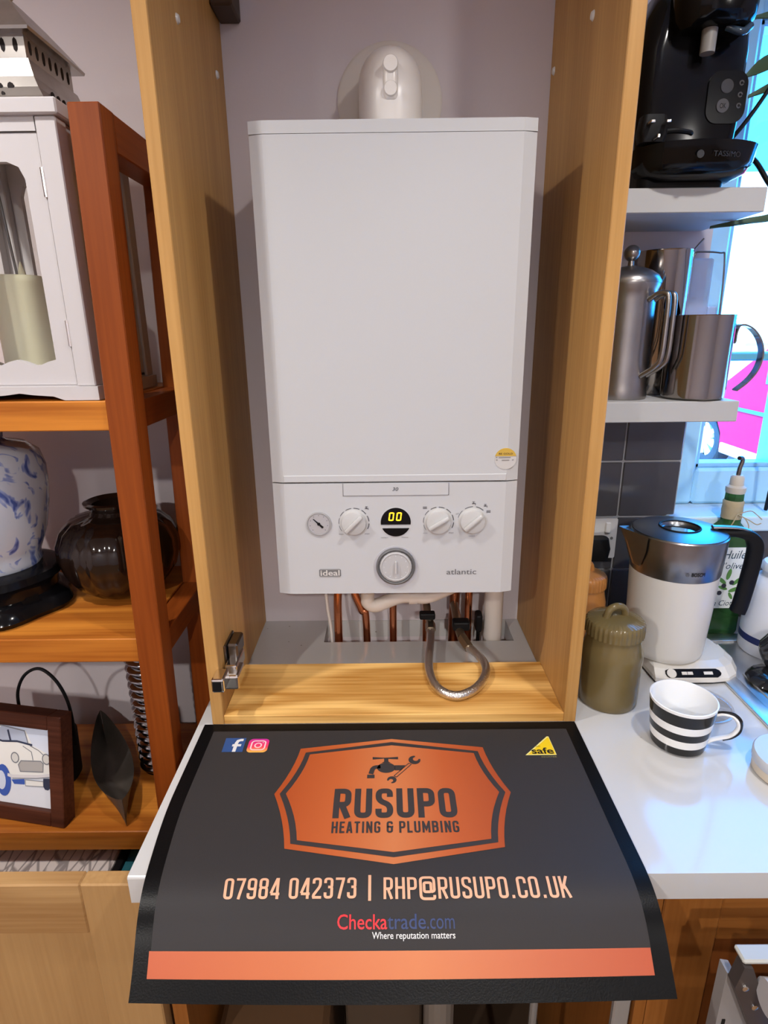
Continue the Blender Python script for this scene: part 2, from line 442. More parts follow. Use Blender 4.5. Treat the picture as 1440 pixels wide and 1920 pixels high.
def text_bm(body, size=1.0, bold=0.0, width=None, align='CENTER', spacing=1.0, shear=0.0):
    """lettering as flat polygons (builtin font), returned in a unit XY plane"""
    cu = bpy.data.curves.new('lettering', 'FONT'); cu.body = body; cu.size = size; cu.offset = bold
    cu.align_x = align; cu.space_character = spacing; cu.shear = shear; cu.resolution_u = 3
    o = bpy.data.objects.new('lettering', cu); COL.objects.link(o)
    bpy.context.view_layer.update()
    dg = bpy.context.evaluated_depsgraph_get()
    me = bpy.data.meshes.new_from_object(o.evaluated_get(dg))
    bm = bmesh.new(); bm.from_mesh(me)
    bpy.data.objects.remove(o); bpy.data.curves.remove(cu); bpy.data.meshes.remove(me)
    if width:
        xs = [v.co.x for v in bm.verts]; w = max(xs)-min(xs); k = width/w
        for v in bm.verts: v.co.x *= k
    return bm
def fit_text(body, x0, x1, v0, v1, fn, bold=0.0, shear=0.0):
    """lettering fitted into the rectangle x0..x1 / v0..v1 and mapped by fn(u, v)"""
    bm = text_bm(body, 1.0, bold, shear=shear)
    xs = [v.co.x for v in bm.verts]; ys = [v.co.y for v in bm.verts]
    a, b, c, d = min(xs), max(xs), min(ys), max(ys)
    for v in bm.verts:
        v.co = fn(x0+(v.co.x-a)/(b-a)*(x1-x0), v0+(v.co.y-c)/(d-c)*(v1-v0))
    return bm
# ------------------------------------------------------------------ the room shell
YW = 1.19                       # face of the back wall
ZT = 0.91                       # worktop level
WX0, WX1, WZ0, WZ1 = 0.606, 1.80, 1.12, 2.12      # window opening
struct('floor', boxm(-2.3, 2.7, -2.6, YW+0.13, -0.06, 0.0), M_FLOOR)
struct('ceiling', boxm(-2.3, 2.7, -2.6, YW+0.13, 2.42, 2.50), M_CEIL)
b = B()
box(b, -2.3, WX0, YW, YW+0.13, 0, 2.42); box(b, WX1, 2.7, YW, YW+0.13, 0, 2.42)
box(b, WX0, WX1, YW, YW+0.13, 0, WZ0); box(b, WX0, WX1, YW, YW+0.13, WZ1, 2.42)
wall_back = struct('wall_back', b, M_WALL)
struct('wall_left', boxm(-2.42, -2.3, -2.6, YW+0.13, 0, 2.42), M_WALL)
struct('wall_right', boxm(2.7, 2.82, -2.6, YW+0.13, 0, 2.42), M_WALL)
struct('wall_front', boxm(-2.42, 2.82, -2.72, -2.6, 0, 2.42), M_WALL)

# tiled splashback: grout bed and single tiles
TS = 0.1190
gx0, gz0 = 0.486-2*TS, 0.912
obj('grout_bed', boxm(0.309, WX0, YW-0.004, YW+0.001, ZT, 1.388), M_GROUT, wall_back)
obj('grout_bed', boxm(WX0, 1.80, YW-0.004, YW+0.001, ZT, 1.12), M_GROUT, wall_back)
tile_me = {}
def tile(x0, x1, z0, z1):
    g = 0.0022
    w, h = round(x1-x0, 4), round(z1-z0, 4)
    if (w, h) not in tile_me:
        me = bpy.data.meshes.new('tile'); t = boxm(g, w-g, -0.0085, -0.003, g, h-g, 0.0012, 1)
        t.to_mesh(me); t.free(); me.materials.append(M_TILE); tile_me[(w, h)] = me
    o = obj('tile', None, None, wall_back, me=tile_me[(w, h)])
    o.location = (x0, YW, z0)
for r in range(4):
    for c in range(3):
        x0 = gx0+c*TS
        tile(max(x0, 0.309), min(x0+TS, 0.605), gz0+r*TS, gz0+(r+1)*TS)
for c in range(10):
    x0 = 0.605+c*TS
    tile(x0, x0+TS, gz0, gz0+TS); tile(x0, x0+TS, gz0+TS, 1.119)

# window: plastic frame, mullion, transom, panes and sill
WY = 1.25
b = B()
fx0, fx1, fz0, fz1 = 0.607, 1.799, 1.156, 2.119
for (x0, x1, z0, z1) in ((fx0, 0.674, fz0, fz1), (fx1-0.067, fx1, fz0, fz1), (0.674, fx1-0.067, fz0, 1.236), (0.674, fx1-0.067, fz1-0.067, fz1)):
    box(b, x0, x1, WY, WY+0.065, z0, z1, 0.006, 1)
window_1 = struct('window_1', b, M_UPVC, label='kitchen window with daylight glow painted blue on its white frame behind the white shelves')
# stepped inner bead of the frame, its colour carrying the same painted blue glow
b = B()
for (x0, x1, z0, z1) in ((0.674, 0.684, 1.236, fz1-0.067), (0.674, 1.73, 1.236, 1.246), (0.674, 1.73, fz1-0.077, fz1-0.067)):
    box(b, x0, x1, WY+0.012, WY+0.05, z0, z1, 0.002, 1)
obj('glazing_bead', b, mat('backlit_bead_plastic', (0.30, 0.62, 0.88), 0.35), window_1)
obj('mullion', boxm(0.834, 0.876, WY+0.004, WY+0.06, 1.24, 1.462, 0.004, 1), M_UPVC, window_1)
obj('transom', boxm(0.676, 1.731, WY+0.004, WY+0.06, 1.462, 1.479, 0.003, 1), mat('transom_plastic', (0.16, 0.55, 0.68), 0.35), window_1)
obj('pane', boxm(0.676, 0.834, WY+0.028, WY+0.034, 1.238, 1.464), M_GLASS, window_1)
obj('pane', boxm(0.876, 1.731, WY+0.028, WY+0.034, 1.238, 1.464), M_GLASS, window_1)
obj('pane', boxm(0.676, 1.731, WY+0.028, WY+0.034, 1.477, 2.050), M_GLASS, window_1)
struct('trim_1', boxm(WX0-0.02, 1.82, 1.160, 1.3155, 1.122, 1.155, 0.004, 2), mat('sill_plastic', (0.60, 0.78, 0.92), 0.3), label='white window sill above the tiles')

# ------------------------------------------------------------------ outdoors
struct('ground_outside', boxm(-6, 14, YW+0.2, 22, -0.25, -0.15), M_PAVE)
b = B(); box(b, -4, 16, 14.0, 14.4, -0.15, 4.6)
pale = obj('building', b, M_RENDER, label='pale rendered building across the road behind the parked car', cat='building')
for i in range(3):
    obj('window', boxm(5.6+i*2.6, 6.9+i*2.6, 13.94, 14.02, 1.1, 2.4, 0.02, 1), mat('far_window', (0.5, 0.6, 0.7), 0.1), pale)

def wheel(parent, x, y):
    zc = 0.165
    t = B(); prof = [(0.20, -0.09), (0.27, -0.105), (0.305, -0.09), (0.315, -0.04), (0.315, 0.04), (0.305, 0.09), (0.27, 0.105), (0.20, 0.09), (0.20, -0.09)]
    lathe(t, prof, (x, y, zc), 32, axis='X'); w = obj('tyre', t, M_TYRE, parent, smooth=True)
    r = B(); lathe(r, [(0.0, -0.02), (0.205, -0.02), (0.205, 0.06), (0.0, 0.06)], (x, y, zc), 32, axis='X')
    obj('wheel_rim', r, mat('rim_dark', (0.10, 0.12, 0.14), 0.5), w)
    for k in range(7):
        s = boxm(-0.105, -0.02, -0.030, 0.030, 0.03, 0.205, 0.006, 1)
        bmesh.ops.transform(s, matrix=Matrix.Translation((x, y, zc)) @ Matrix.Rotation(2*PI*k/7, 4, 'X'), verts=s.verts[:])
        obj('spoke', s, mat('rim_silver', (0.82, 0.85, 0.88), 0.35), w)
    c = B(); lathe(c, [(0, -0.112), (0.05, -0.11), (0.055, -0.02)], (x, y, zc), 20, axis='X'); obj('hub_cap', c, mat('rim_silver', (0.8, 0.8, 0.8)), w)
car = thing('car', 'red hatchback car parked on the drive outside the window', 'car', (4.8, 6.1, -0.15))
cx0, cx1 = 3.99, 5.63
prof = [(8.15, 0.12), (8.22, 0.40), (8.12, 0.72), (7.55, 0.86), (7.0, 0.92), (6.35, 1.30), (4.9, 1.34), (4.25, 0.98), (4.08, 0.55), (4.1, 0.14), (4.5, 0.10),
        (4.52, 0.3), (4.65, 0.46), (4.88, 0.53), (5.11, 0.46), (5.24, 0.3), (5.26, 0.10), (6.98, 0.10), (7.0, 0.3), (7.13, 0.46), (7.36, 0.53), (7.59, 0.46), (7.72, 0.3), (7.74, 0.12)]
b = B(); prism(b, [(y, z) for y, z in prof], lambda u, v, d: Vector((d, u, v)), cx0, cx1)
bmesh.ops.triangulate(b, faces=[f for f in b.faces if len(f.verts) > 4])
obj('body', b, M_CAR, car)
for yy in (7.36, 4.88):
    wheel(car, cx0+0.12, yy); wheel(car, cx1-0.12, yy)
obj('sill_trim', boxm(cx0-0.02, cx0+0.03, 5.3, 6.95, 0.08, 0.20, 0.01, 1), mat('sill_pale', (0.9, 0.75, 0.8), 0.3), car)
for (y0, y1) in ((5.70, 6.30), (4.95, 5.62)):
    obj('side_window', boxm(cx0-0.012, cx0+0.02, y0, y1, 0.93, 1.22, 0.01, 1), mat('car_glass', (0.05, 0.2, 0.25), 0.05), car)
obj('door_seam', boxm(cx0-0.004, cx0+0.01, 5.655, 5.662, 0.2, 1.22), M_BLACKM, car)
obj('door_handle', boxm(cx0-0.03, cx0+0.01, 5.74, 5.9, 0.76, 0.80, 0.01, 1), M_CAR, car)
obj('waist_trim', boxm(cx0-0.015, cx0+0.01, 4.3, 7.5, 0.60, 0.64, 0.006, 1), mat('waist_dark', (0.02, 0.20, 0.27), 0.4), car)

# ------------------------------------------------------------------ worktop, base units
wt = slab_holes(B(), -0.315, 2.2, 0.5435, YW, 0.87, ZT, [(-0.133, 0.263, 1.094, 1.187)])
es = [e for e in wt.edges if all(abs(v.co.y-0.5435) < 1e-5 and abs(v.co.z-ZT) < 1e-5 for v in e.verts)]
bmesh.ops.bevel(wt, geom=es, offset=0.003, segments=2, affect='EDGES', profile=0.5)
obj('worktop', wt, M_QUARTZ, label='white speckled stone worktop running under the boiler cupboard', cat='worktop')

bu = thing('base_cabinet', 'open dark base cupboard under the worktop below the black mat', 'cupboard', (0.02, 0.87, 0))
obj('side_panel', boxm(-0.308, -0.288, 0.585, 1.17, 0.0, 0.869), M_BASE_V, bu)
obj('side_panel', boxm(0.312, 0.330, 0.585, 1.17, 0.0, 0.869), M_BASE_V, bu)
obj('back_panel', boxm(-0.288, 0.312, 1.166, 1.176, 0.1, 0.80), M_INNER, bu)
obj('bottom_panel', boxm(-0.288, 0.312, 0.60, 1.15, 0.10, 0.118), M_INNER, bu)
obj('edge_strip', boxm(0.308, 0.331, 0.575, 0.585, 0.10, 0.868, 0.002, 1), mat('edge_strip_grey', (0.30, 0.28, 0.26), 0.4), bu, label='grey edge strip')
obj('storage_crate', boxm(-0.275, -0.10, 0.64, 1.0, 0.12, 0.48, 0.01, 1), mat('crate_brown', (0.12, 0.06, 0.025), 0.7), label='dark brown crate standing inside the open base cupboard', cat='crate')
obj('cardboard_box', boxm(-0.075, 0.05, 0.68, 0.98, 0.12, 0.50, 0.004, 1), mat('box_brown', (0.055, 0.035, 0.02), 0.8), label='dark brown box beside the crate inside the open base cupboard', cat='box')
b = B(); tube(b, [(0.075, 0.66, 0.12), (0.075, 0.66, 0.62)], 0.024, 16, 1)
obj('waste_pipe', b, mat('pipe_grey', (0.16, 0.14, 0.12), 0.5), label='thick grey-brown waste pipe rising inside the open base cupboard', cat='pipe')
b = B(); tube(b, [(0.212, 0.62, 0.12), (0.212, 0.62, 0.80)], 0.006, 10, 1)
obj('supply_pipe', b, mat('pipe_thin', (0.20, 0.19, 0.18), 0.4), label='thin grey pipe near the right side of the open base cupboard', cat='pipe')

rb = thing('base_unit', 'orange-brown wooden base unit with a framed door at lower right', 'cupboard', (0.75, 0.87, 0))
obj('carcass', boxm(0.334, 1.19, 0.592, 1.17, 0.10, 0.868), M_BASE_V, rb)
dr = obj('door', boxm(0.350, 0.425, 0.570, 0.590, 0.11, 0.866, 0.002, 1), M_BASE_V, rb)
obj('door_stile', boxm(1.10, 1.18, 0.570, 0.590, 0.11, 0.866, 0.002, 1), M_BASE_V, dr)
obj('top_rail', boxm(0.425, 1.10, 0.571, 0.590, 0.765, 0.866, 0.002, 1), M_BASE_X, dr)
obj('bottom_rail', boxm(0.425, 1.10, 0.571, 0.590, 0.11, 0.21, 0.002, 1), M_BASE_X, dr)
obj('door_panel', boxm(0.425, 1.10, 0.580, 0.588, 0.21, 0.765), wood('base_panel', (0.13, 0.035, 0.007), (0.20, 0.06, 0.013), 'Z', scale=8, rings=2, contrast=0.4), dr)
obj('filler_strip', boxm(0.334, 0.349, 0.572, 0.592, 0.10, 0.868), M_BASE_V, rb)

# loose cupboard door standing at the end of the worktop
dd = thing('cupboard_door', 'pale wooden framed cupboard door standing upright at lower left', 'door', (-0.60, 0.586, 0))
obj('top_rail', boxm(-0.80, -0.396, 0.575, 0.597, 0.778, 0.862, 0.002, 1), M_DOOR_X, dd)
obj('stile', boxm(-0.396, -0.3165, 0.575, 0.597, 0.0, 0.862, 0.002, 1), M_DOOR_V, dd)
obj('stile', boxm(-0.88, -0.80, 0.575, 0.597, 0.0, 0.862, 0.002, 1), M_DOOR_V, dd)
obj('bottom_rail', boxm(-0.80, -0.396, 0.575, 0.597, 0.0, 0.085, 0.002, 1), M_DOOR_X, dd)
obj('door_panel', boxm(-0.80, -0.396, 0.583, 0.592, 0.085, 0.778), M_DOOR_V, dd)

# ------------------------------------------------------------------ boiler cupboard
CX0, CX1, CY = -0.2913, 0.3087, 0.8272
cab = thing('boiler_cupboard', 'tall pale wooden cupboard without its door around the boiler', 'cupboard', (0.0087, 1.0, ZT))
TH = 0.0195
obj('side_panel', boxm(CX0, CX0+TH, CY, YW-0.001, ZT+0.0005, 2.30, 0.0012, 1), M_PINE_V, cab)
obj('side_panel', boxm(CX1-TH, CX1, CY, YW-0.001, ZT+0.0005, 2.30, 0.0012, 1), M_PINE_V, cab)
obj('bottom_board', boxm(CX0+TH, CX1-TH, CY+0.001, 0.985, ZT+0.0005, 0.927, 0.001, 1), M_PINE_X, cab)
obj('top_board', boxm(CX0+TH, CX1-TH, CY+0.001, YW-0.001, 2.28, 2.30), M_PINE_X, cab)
for (x, s) in ((CX0+TH, 1), (CX1-TH, -1)):
    for (y, z) in ((0.943, 1.930), (1.139, 1.935)):
        if s < 0: y += 0.028; z += 0.009
        c = B(); lathe(c, [(0, 0.0035), (0.0045, 0.003), (0.0065, 0.0)], (0, 0, 0), 16)
        bmesh.ops.transform(c, matrix=Matrix.Translation((x, y, z)) @ Matrix.Rotation(s*PI/2, 4, 'Y'), verts=c.verts[:])
        obj('screw_cap', c, M_WPLAST, cab, smooth=True, label='white screw cap')
obj('hanging_bracket', boxm(CX0+TH, CX0+TH+0.036, 1.125, YW-0.001, 2.024, 2.12, 0.003, 1), mat('bracket_brown', (0.045, 0.025, 0.015), 0.5), cab, label='dark brown bracket')
# open concealed hinge on the left panel
hx = CX0+TH
b = B()
box(b, hx, hx+0.004, 0.862, 0.918, 0.986, 1.036, 0.001, 1); box(b, hx+0.004, hx+0.022, 0.868, 0.914, 1.008, 1.036, 0.003, 1)
hinge = obj('hinge', b, M_STEELD, cab, label='steel concealed hinge')
b = B(); box(b, hx+0.005, hx+0.025, 0.842, 0.900, 0.990, 1.012, 0.003, 2); box(b, hx+0.004, hx+0.030, 0.828, 0.874, 0.976, 1.002, 0.004, 2); box(b, hx+0.003, hx+0.022, 0.858, 0.884, 0.964, 0.980, 0.004, 2)
obj('hinge_arm', b, M_CHROME, hinge)
b = B(); box(b, hx-0.004, hx+0.016, 0.796, 0.830, 0.992, 1.016, 0.003, 2)
obj('hinge_cup', b, M_CHROME, hinge)
obj('hinge_recess', boxm(hx-0.001, hx+0.012, 0.7945, 0.7965, 0.996, 1.012), M_BLACKM, hinge)

# ------------------------------------------------------------------ boiler
BX, BY, BZ1, BZ0 = 0.0139, 0.9169, 1.8041, 1.1041
boi = thing('boiler', 'white wall-hung gas boiler with dials inside the wooden cupboard', 'boiler', (BX, 1.05, BZ0))
BW = 0.1975
def cased(z0, z1, ch=0.019, dp=0.006):
    poly = [(BX-BW, BY+dp), (BX-BW+ch, BY), (BX+BW-ch, BY), (BX+BW, BY+dp), (BX+BW, YW-0.001), (BX-BW, YW-0.001)]
    return prism(B(), poly, lambda u, v, d: Vector((u, v, d)), z0, z1)
b = cased(1.2995, BZ1-0.0165)
obj('upper_casing', b, M_BOIL, boi)
b = cased(BZ1-0.0158, BZ1, dp=0.0045)
obj('top_cap', b, M_BOIL, boi)
b = cased(BZ0, 1.2975)
fac = obj('control_fascia', b, M_BOIL, boi)
obj('casing_lip', boxm(BX-BW+0.019, BX+BW-0.019, BY-0.0012, BY+0.002, 1.2995, 1.311, 0.001, 1), M_BOIL, boi)
FY = BY                           # fascia face
def F(name, bm, m, parent=fac, **k): return obj(name, bm, m, parent, **k)
def flat(poly, m, name, d0=0.0, d1=0.0006, parent=fac, y=FY, **k): return obj(name, prism(B(), poly, FRONT(y), d0, d1), m, parent, **k)
def fram(x0, x1, z0, z1, t, m, name, parent=fac):
    b = B()
    for (a, c, e, f) in ((x0, x1, z0, z0+t), (x0, x0+t, z0, z1), (x1-t, x1, z0, z1)):
        box(b, a, c, FY-0.0004, FY+0.001, e, f)
    return obj(name, b, m, parent)
fl = flat(rrect(-0.0690, 0.1000, 1.2772, 1.2972, 0.001, 2), M_BOIL, 'flap', 0, 0.0015)
fram(-0.0700, 0.1010, 1.2764, 1.2972, 0.0008, M_LINE, 'flap_gap')
F('flap_number', fit_text('30', 0.0098, 0.0195, 1.2845, 1.2905, lambda u, v: Vector((u, FY-0.0019, v)), 0.01, 0.2), M_PRINTG, fl)
# pressure gauge
gx, gz = -0.1108, 1.2296
b = B(); lathe(b, [(0.0205, 0), (0.0205, 0.0022), (0.0185, 0.0026), (0.0178, 0.0012), (0, 0.0012)], (gx, FY, gz), 36, axis='Y')
g = F('pressure_gauge', b, mat('gauge_rim', (0.34, 0.34, 0.35), 0.35), smooth=True)
obj('gauge_face', prism(B(), circ(gx, gz, 0.0176), FRONT(FY), 0.0012, 0.0016), mat('gauge_face', (0.40, 0.39, 0.41), 0.4), g)
b = B()
a = math.radians(136)
dx, dz = math.cos(a), math.sin(a)
poly = [(gx+dx*0.0125+dz*0.0006, gz+dz*0.0125-dx*0.0006), (gx+dx*0.0125-dz*0.0006, gz+dz*0.0125+dx*0.0006), (gx-dx*0.009-dz*0.0018, gz-dz*0.009+dx*0.0018), (gx-dx*0.009+dz*0.0018, gz-dz*0.009-dx*0.0018)]
prism(b, poly, FRONT(FY), 0.0018, 0.0026); prism(b, circ(gx, gz, 0.0026, 14), FRONT(FY), 0.0018, 0.003)
obj('needle', b, M_BLACKM, g)
b = B()
for k in range(9):
    t = math.radians(225-270*k/8); prism(b, circ(gx+0.0145*math.cos(t), gz+0.0145*math.sin(t), 0.0007, 6), FRONT(FY), 0.0016, 0.0018)
obj('gauge_marks', b, M_PRINTG, g)
# three rotary dials
M_DIAL = mat('dial_silver', (0.50, 0.50, 0.50), 0.22)
def dial(x, z, a0, a1, n, ang):
    b = B(); lathe(b, [(0.0232, 0), (0.0232, 0.0009), (0.0215, 0.0013), (0.0205, 0.0035), (0.0195, 0.0065), (0.0175, 0.0072), (0, 0.0072)], (x, FY, z), 40, axis='Y')
    d = F('dial', b, M_DIAL, smooth=True)
    p = B(); box(p, -0.019, 0.019, -0.0145, -0.0065, -0.0033, 0.0033, 0.002, 2)
    bmesh.ops.transform(p, matrix=Matrix.Translation((x, FY, z)) @ Matrix.Rotation(-math.radians(ang), 4, 'Y'), verts=p.verts[:])
    obj('dial_grip', p, M_DIAL, d, smooth=True)
    m = B()
    for k in range(n):
        t0 = a0+(a1-a0)*k/n; t1 = a0+(a1-a0)*(k+0.72)/n; w = 0.0006+0.0008*k/n
        poly = circ(x, z, 0.0243, 4, t0, t1)+circ(x, z, 0.0243+w, 4, t1, t0)
        prism(m, poly, FRONT(FY), 0, 0.0005)
    obj('dial_scale', m, M_PRINTG, d)
    return d
def smalltext(s, x, z, w, h, parent=fac, m=None, name='fine_print'):
    F(name, fit_text(s, x-w/2, x+w/2, z-h/2, z+h/2, lambda u, v: Vector((u, FY-0.0006, v))), m or M_LINE, parent)
d1 = dial(-0.0535, 1.2309, 215, -35, 8, 45)
d2 = dial(0.0849, 1.2313, 215, -35, 8, 32)
d3 = dial(0.1407, 1.2316, 165, 35, 3, 42)
for (d, x, z) in ((d1, -0.0535, 1.2309), (d2, 0.0849, 1.2313)):
    smalltext('min', x-0.0215, z-0.0195, 0.007, 0.002, d); smalltext('max', x+0.0215, z-0.0195, 0.008, 0.002, d)
smalltext('reset', 0.1405, 1.206, 0.010, 0.002, d3); smalltext('off', 0.1155, 1.2445, 0.005, 0.002, d3)
def tapmark(x, z, parent):
    b = B(); box(b, x-0.003, x+0.002, FY-0.0006, FY, z, z+0.0016); box(b, x-0.0012, x+0.0002, FY-0.0006, FY, z, z+0.0036); box(b, x+0.0018, x+0.0030, FY-0.0006, FY, z-0.0018, z+0.0012); box(b, x-0.0025, x+0.0015, FY-0.0006, FY, z+0.0033, z+0.0041)
    obj('tap_symbol', b, M_LINE, parent)
def radmark(x, z, parent):
    b = B()
    for k in range(4): box(b, x-0.003+k*0.0017, x-0.002+k*0.0017, FY-0.0006, FY, z-0.002, z+0.002)
    box(b, x-0.0034, x+0.0036, FY-0.0006, FY, z-0.0014, z-0.0009); obj('radiator_symbol', b, M_LINE, parent)
tapmark(-0.0320, 1.2545, d1); radmark(0.0625, 1.2555, d2)
tapmark(0.1420, 1.2610, d3); tapmark(0.1610, 1.2565, d3); radmark(0.1660, 1.2480, d3)
# display
b = B(); prism(b, circ(0.0151, 1.2311, 0.0245, 40, 189, -9), FRONT(FY), 0, 0.0012)
disp = F('display', b, M_BLACK)
obj('button_panel', prism(B(), circ(0.0151, 1.2311, 0.0245, 30, 205, 335), FRONT(FY), 0, 0.0012), M_BLACK, disp)
rg = B(); prism(rg, circ(0.0151, 1.2311, 0.0258, 44)+[circ(0.0151, 1.2311, 0.0258, 44)[0]]+[circ(0.0151, 1.2311, 0.0247, 44)[0]]+circ(0.0151, 1.2311, 0.0247, 44)[::-1], FRONT(FY), 0, 0.0006)
obj('display_ring', rg, M_LGREY, disp)
def seg7_zero(x, z, w, h, t):
    b = B(); sh = 0.12
    fn = lambda u, v, d: Vector((x+u+sh*v, FY-d, z+v))
    g = t*0.25
    for (x0, x1, y0, y1) in ((-w/2+g+t*.5, w/2-g-t*.5, h/2-t, h/2), (-w/2+g+t*.5, w/2-g-t*.5, -h/2, -h/2+t), (-w/2, -w/2+t, g*.6, h/2-t*.4), (w/2-t, w/2, g*.6, h/2-t*.4), (-w/2, -w/2+t, -h/2+t*.4, -g*.6), (w/2-t, w/2, -h/2+t*.4, -g*.6)):
        prism(b, [(x0, y0), (x1, y0), (x1, y1), (x0, y1)], fn, 0.0013, 0.0017)
    return b
obj('lit_digit', seg7_zero(0.0080, 1.2410, 0.0085, 0.0145, 0.0021), M_LED, disp)
obj('lit_digit', seg7_zero(0.0203, 1.2410, 0.0085, 0.0145, 0.0021), M_LED, disp)
smalltext('restart', 0.0005-0.004, 1.2045, 0.012, 0.0018, disp); smalltext('status', 0.0300, 1.2047, 0.011, 0.0018, disp)
# clock timer
tx, tz = 0.0147, 1.1520
b = B(); lathe(b, [(0.0375, -0.001), (0.0372, 0.0008), (0.034, 0.0006), (0.0325, 0.0004)], (tx, FY, tz), 44, axis='Y')
tm = F('timer_surround', b, M_BOIL2, smooth=True)
b = B(); lathe(b, [(0.0325, 0.0), (0.0325, 0.005), (0.0300, 0.0065), (0.0285, 0.004), (0.0265, 0.003)], (tx, FY, tz+0.002), 60, axis='Y')
obj('timer_ring', b, mat('timer_grey', (0.12, 0.12, 0.125), 0.45), tm, smooth=True)
b = B(); lathe(b, [(0.0268, 0.002), (0.0262, 0.0055), (0.0235, 0.0065), (0.0225, 0.0055), (0, 0.0055)], (tx, FY, tz+0.002), 60, axis='Y', wob=lambda a, k: 1+(0.012 if int(a*60/(2*PI)) % 2 else 0))
obj('timer_dial', b, mat('timer_light', (0.44, 0.44, 0.45), 0.5), tm, smooth=True)
b = B(); box(b, tx-0.0014, tx+0.0014, FY-0.011, FY-0.005, tz-0.009, tz+0.013, 0.001, 1)
obj('timer_pointer', b, M_LGREY, tm)
b = B()
for k in range(12):
    t = 2*PI*k/12; prism(b, circ(tx+0.0195*math.cos(t), tz+0.002+0.0195*math.sin(t), 0.0011, 8), FRONT(FY), 0.0055, 0.0059)
obj('timer_marks', b, M_LGREY, tm)
# badges
bd = flat(rrect(-0.1140, -0.0775, 1.1352, 1.1495, 0.0025, 4), M_GPLAST, 'badge', 0, 0.0008)
def mapf(u, v, dy=0.0013): return Vector((u, FY-dy, v))
obj('badge_lettering', fit_text('ideal', -0.1118, -0.0797, 1.1376, 1.1478, mapf, 0.012), M_WPLAST, bd)
b = B()
for (x0, x1, z0, z1) in ((-0.1135, -0.078, 1.1487, 1.1491), (-0.1135, -0.078, 1.1356, 1.1360)): box(b, x0, x1, FY-0.0010, FY-0.0006, z0, z1)
obj('badge_line', b, M_LGREY, bd)
F('model_lettering', fit_text('atlantic', 0.1000, 0.1500, 1.1376, 1.1472, lambda u, v: Vector((u, FY-0.0006, v)), 0.004), mat('model_grey', (0.12, 0.12, 0.13), 0.5))
# round service sticker
sx, sz, sr = 0.1893, 1.3352, 0.0172
st = obj('service_sticker', prism(B(), circ(sx, sz, sr, 40), FRONT(BY+0.0035), 0.003, 0.0042), mat('sticker_paper', (0.52, 0.51, 0.51), 0.5), boi, label='round yellow and white sticker')
obj('sticker_band', prism(B(), circ(sx, sz, sr, 24, 14, 166), FRONT(BY+0.0035), 0.0042, 0.0046), mat('sticker_yellow', (0.55, 0.36, 0.06), 0.4), st)
b = fit_text('BE GOLD', sx-0.011, sx+0.011, sz+0.0068, sz+0.0096, lambda u, v: Vector((u, BY-0.0013, v)), 0.02)
obj('sticker_lettering', b, mat('sticker_ink', (0.10, 0.06, 0.02), 0.6), st)
b = B()
for (x0, x1, z) in ((-0.0155, -0.013, 0.0022), (-0.011, 0.008, 0.0022), (-0.0150, -0.0125, -0.0018), (-0.006, 0.006, -0.0022), (0.0105, 0.013, -0.0018)): box(b, sx+x0, sx+x1, BY-0.0012, BY-0.0007, sz+z-0.0008, sz+z+0.0008)
obj('sticker_lines', b, mat('sticker_ink2', (0.25, 0.24, 0.24), 0.6), st)
# flue elbow and wall plate
fx, fz = 0.0128, 1.907
b = B(); lathe(b, [(0.052, 0.0), (0.0905, 0.0), (0.0905, 0.004), (0.086, 0.007), (0.052, 0.007)], (fx, YW-0.0005, fz), 56, axis='Y')
obj('flue_plate', b, mat('flue_rubber', (0.66, 0.62, 0.58), 0.6), boi, smooth=True)
b = B(); path = [(fx, 1.098, BZ1-0.01), (fx, 1.098, 1.86), (fx, 1.100, 1.884), (fx, 1.108, 1.902), (fx, 1.122, 1.912), (fx, 1.142, 1.914), (fx, 1.186, 1.914)]
tube(b, path, 0.0505, 40, 6)
M_FLUE = mat('flue_white', (0.82, 0.79, 0.76), 0.28)
elb = obj('flue_elbow', b, M_FLUE, boi, smooth=True)
b = B(); lathe(b, [(0.0550, 0), (0.0550, 0.02), (0.0515, 0.024)], (fx, 1.098, BZ1-0.001), 40); obj('flue_collar', b, M_WPLAST, elb, smooth=True)
def cap_at(z, r, d, name):
    b = B(); lathe(b, [(r, 0.0), (r, d), (r*0.9, d+0.0015), (0, d+0.0015)], (0, 0, 0), 28, axis='Y')
    bmesh.ops.translate(b, verts=b.verts[:], vec=(fx, 1.058, z)); obj(name, b, M_FLUE, elb, smooth=True)
b = B(); box(b, fx-0.0115, fx+0.0115, 1.0445, 1.07, 1.866, 1.918, 0.008, 4); obj('test_port', b, M_FLUE, elb, smooth=True)
cap_at(1.9135, 0.0115, 0.0155, 'test_cap'); cap_at(1.8815, 0.0105, 0.0145, 'test_cap')
for s in (-1, 1):
    b = B(); lathe(b, [(0.005, 0), (0.005, 0.012), (0, 0.013)], (fx+s*0.007, 1.046, 1.8285), 14, axis='Y'); obj('clamp_screw', b, M_LGREY, elb)

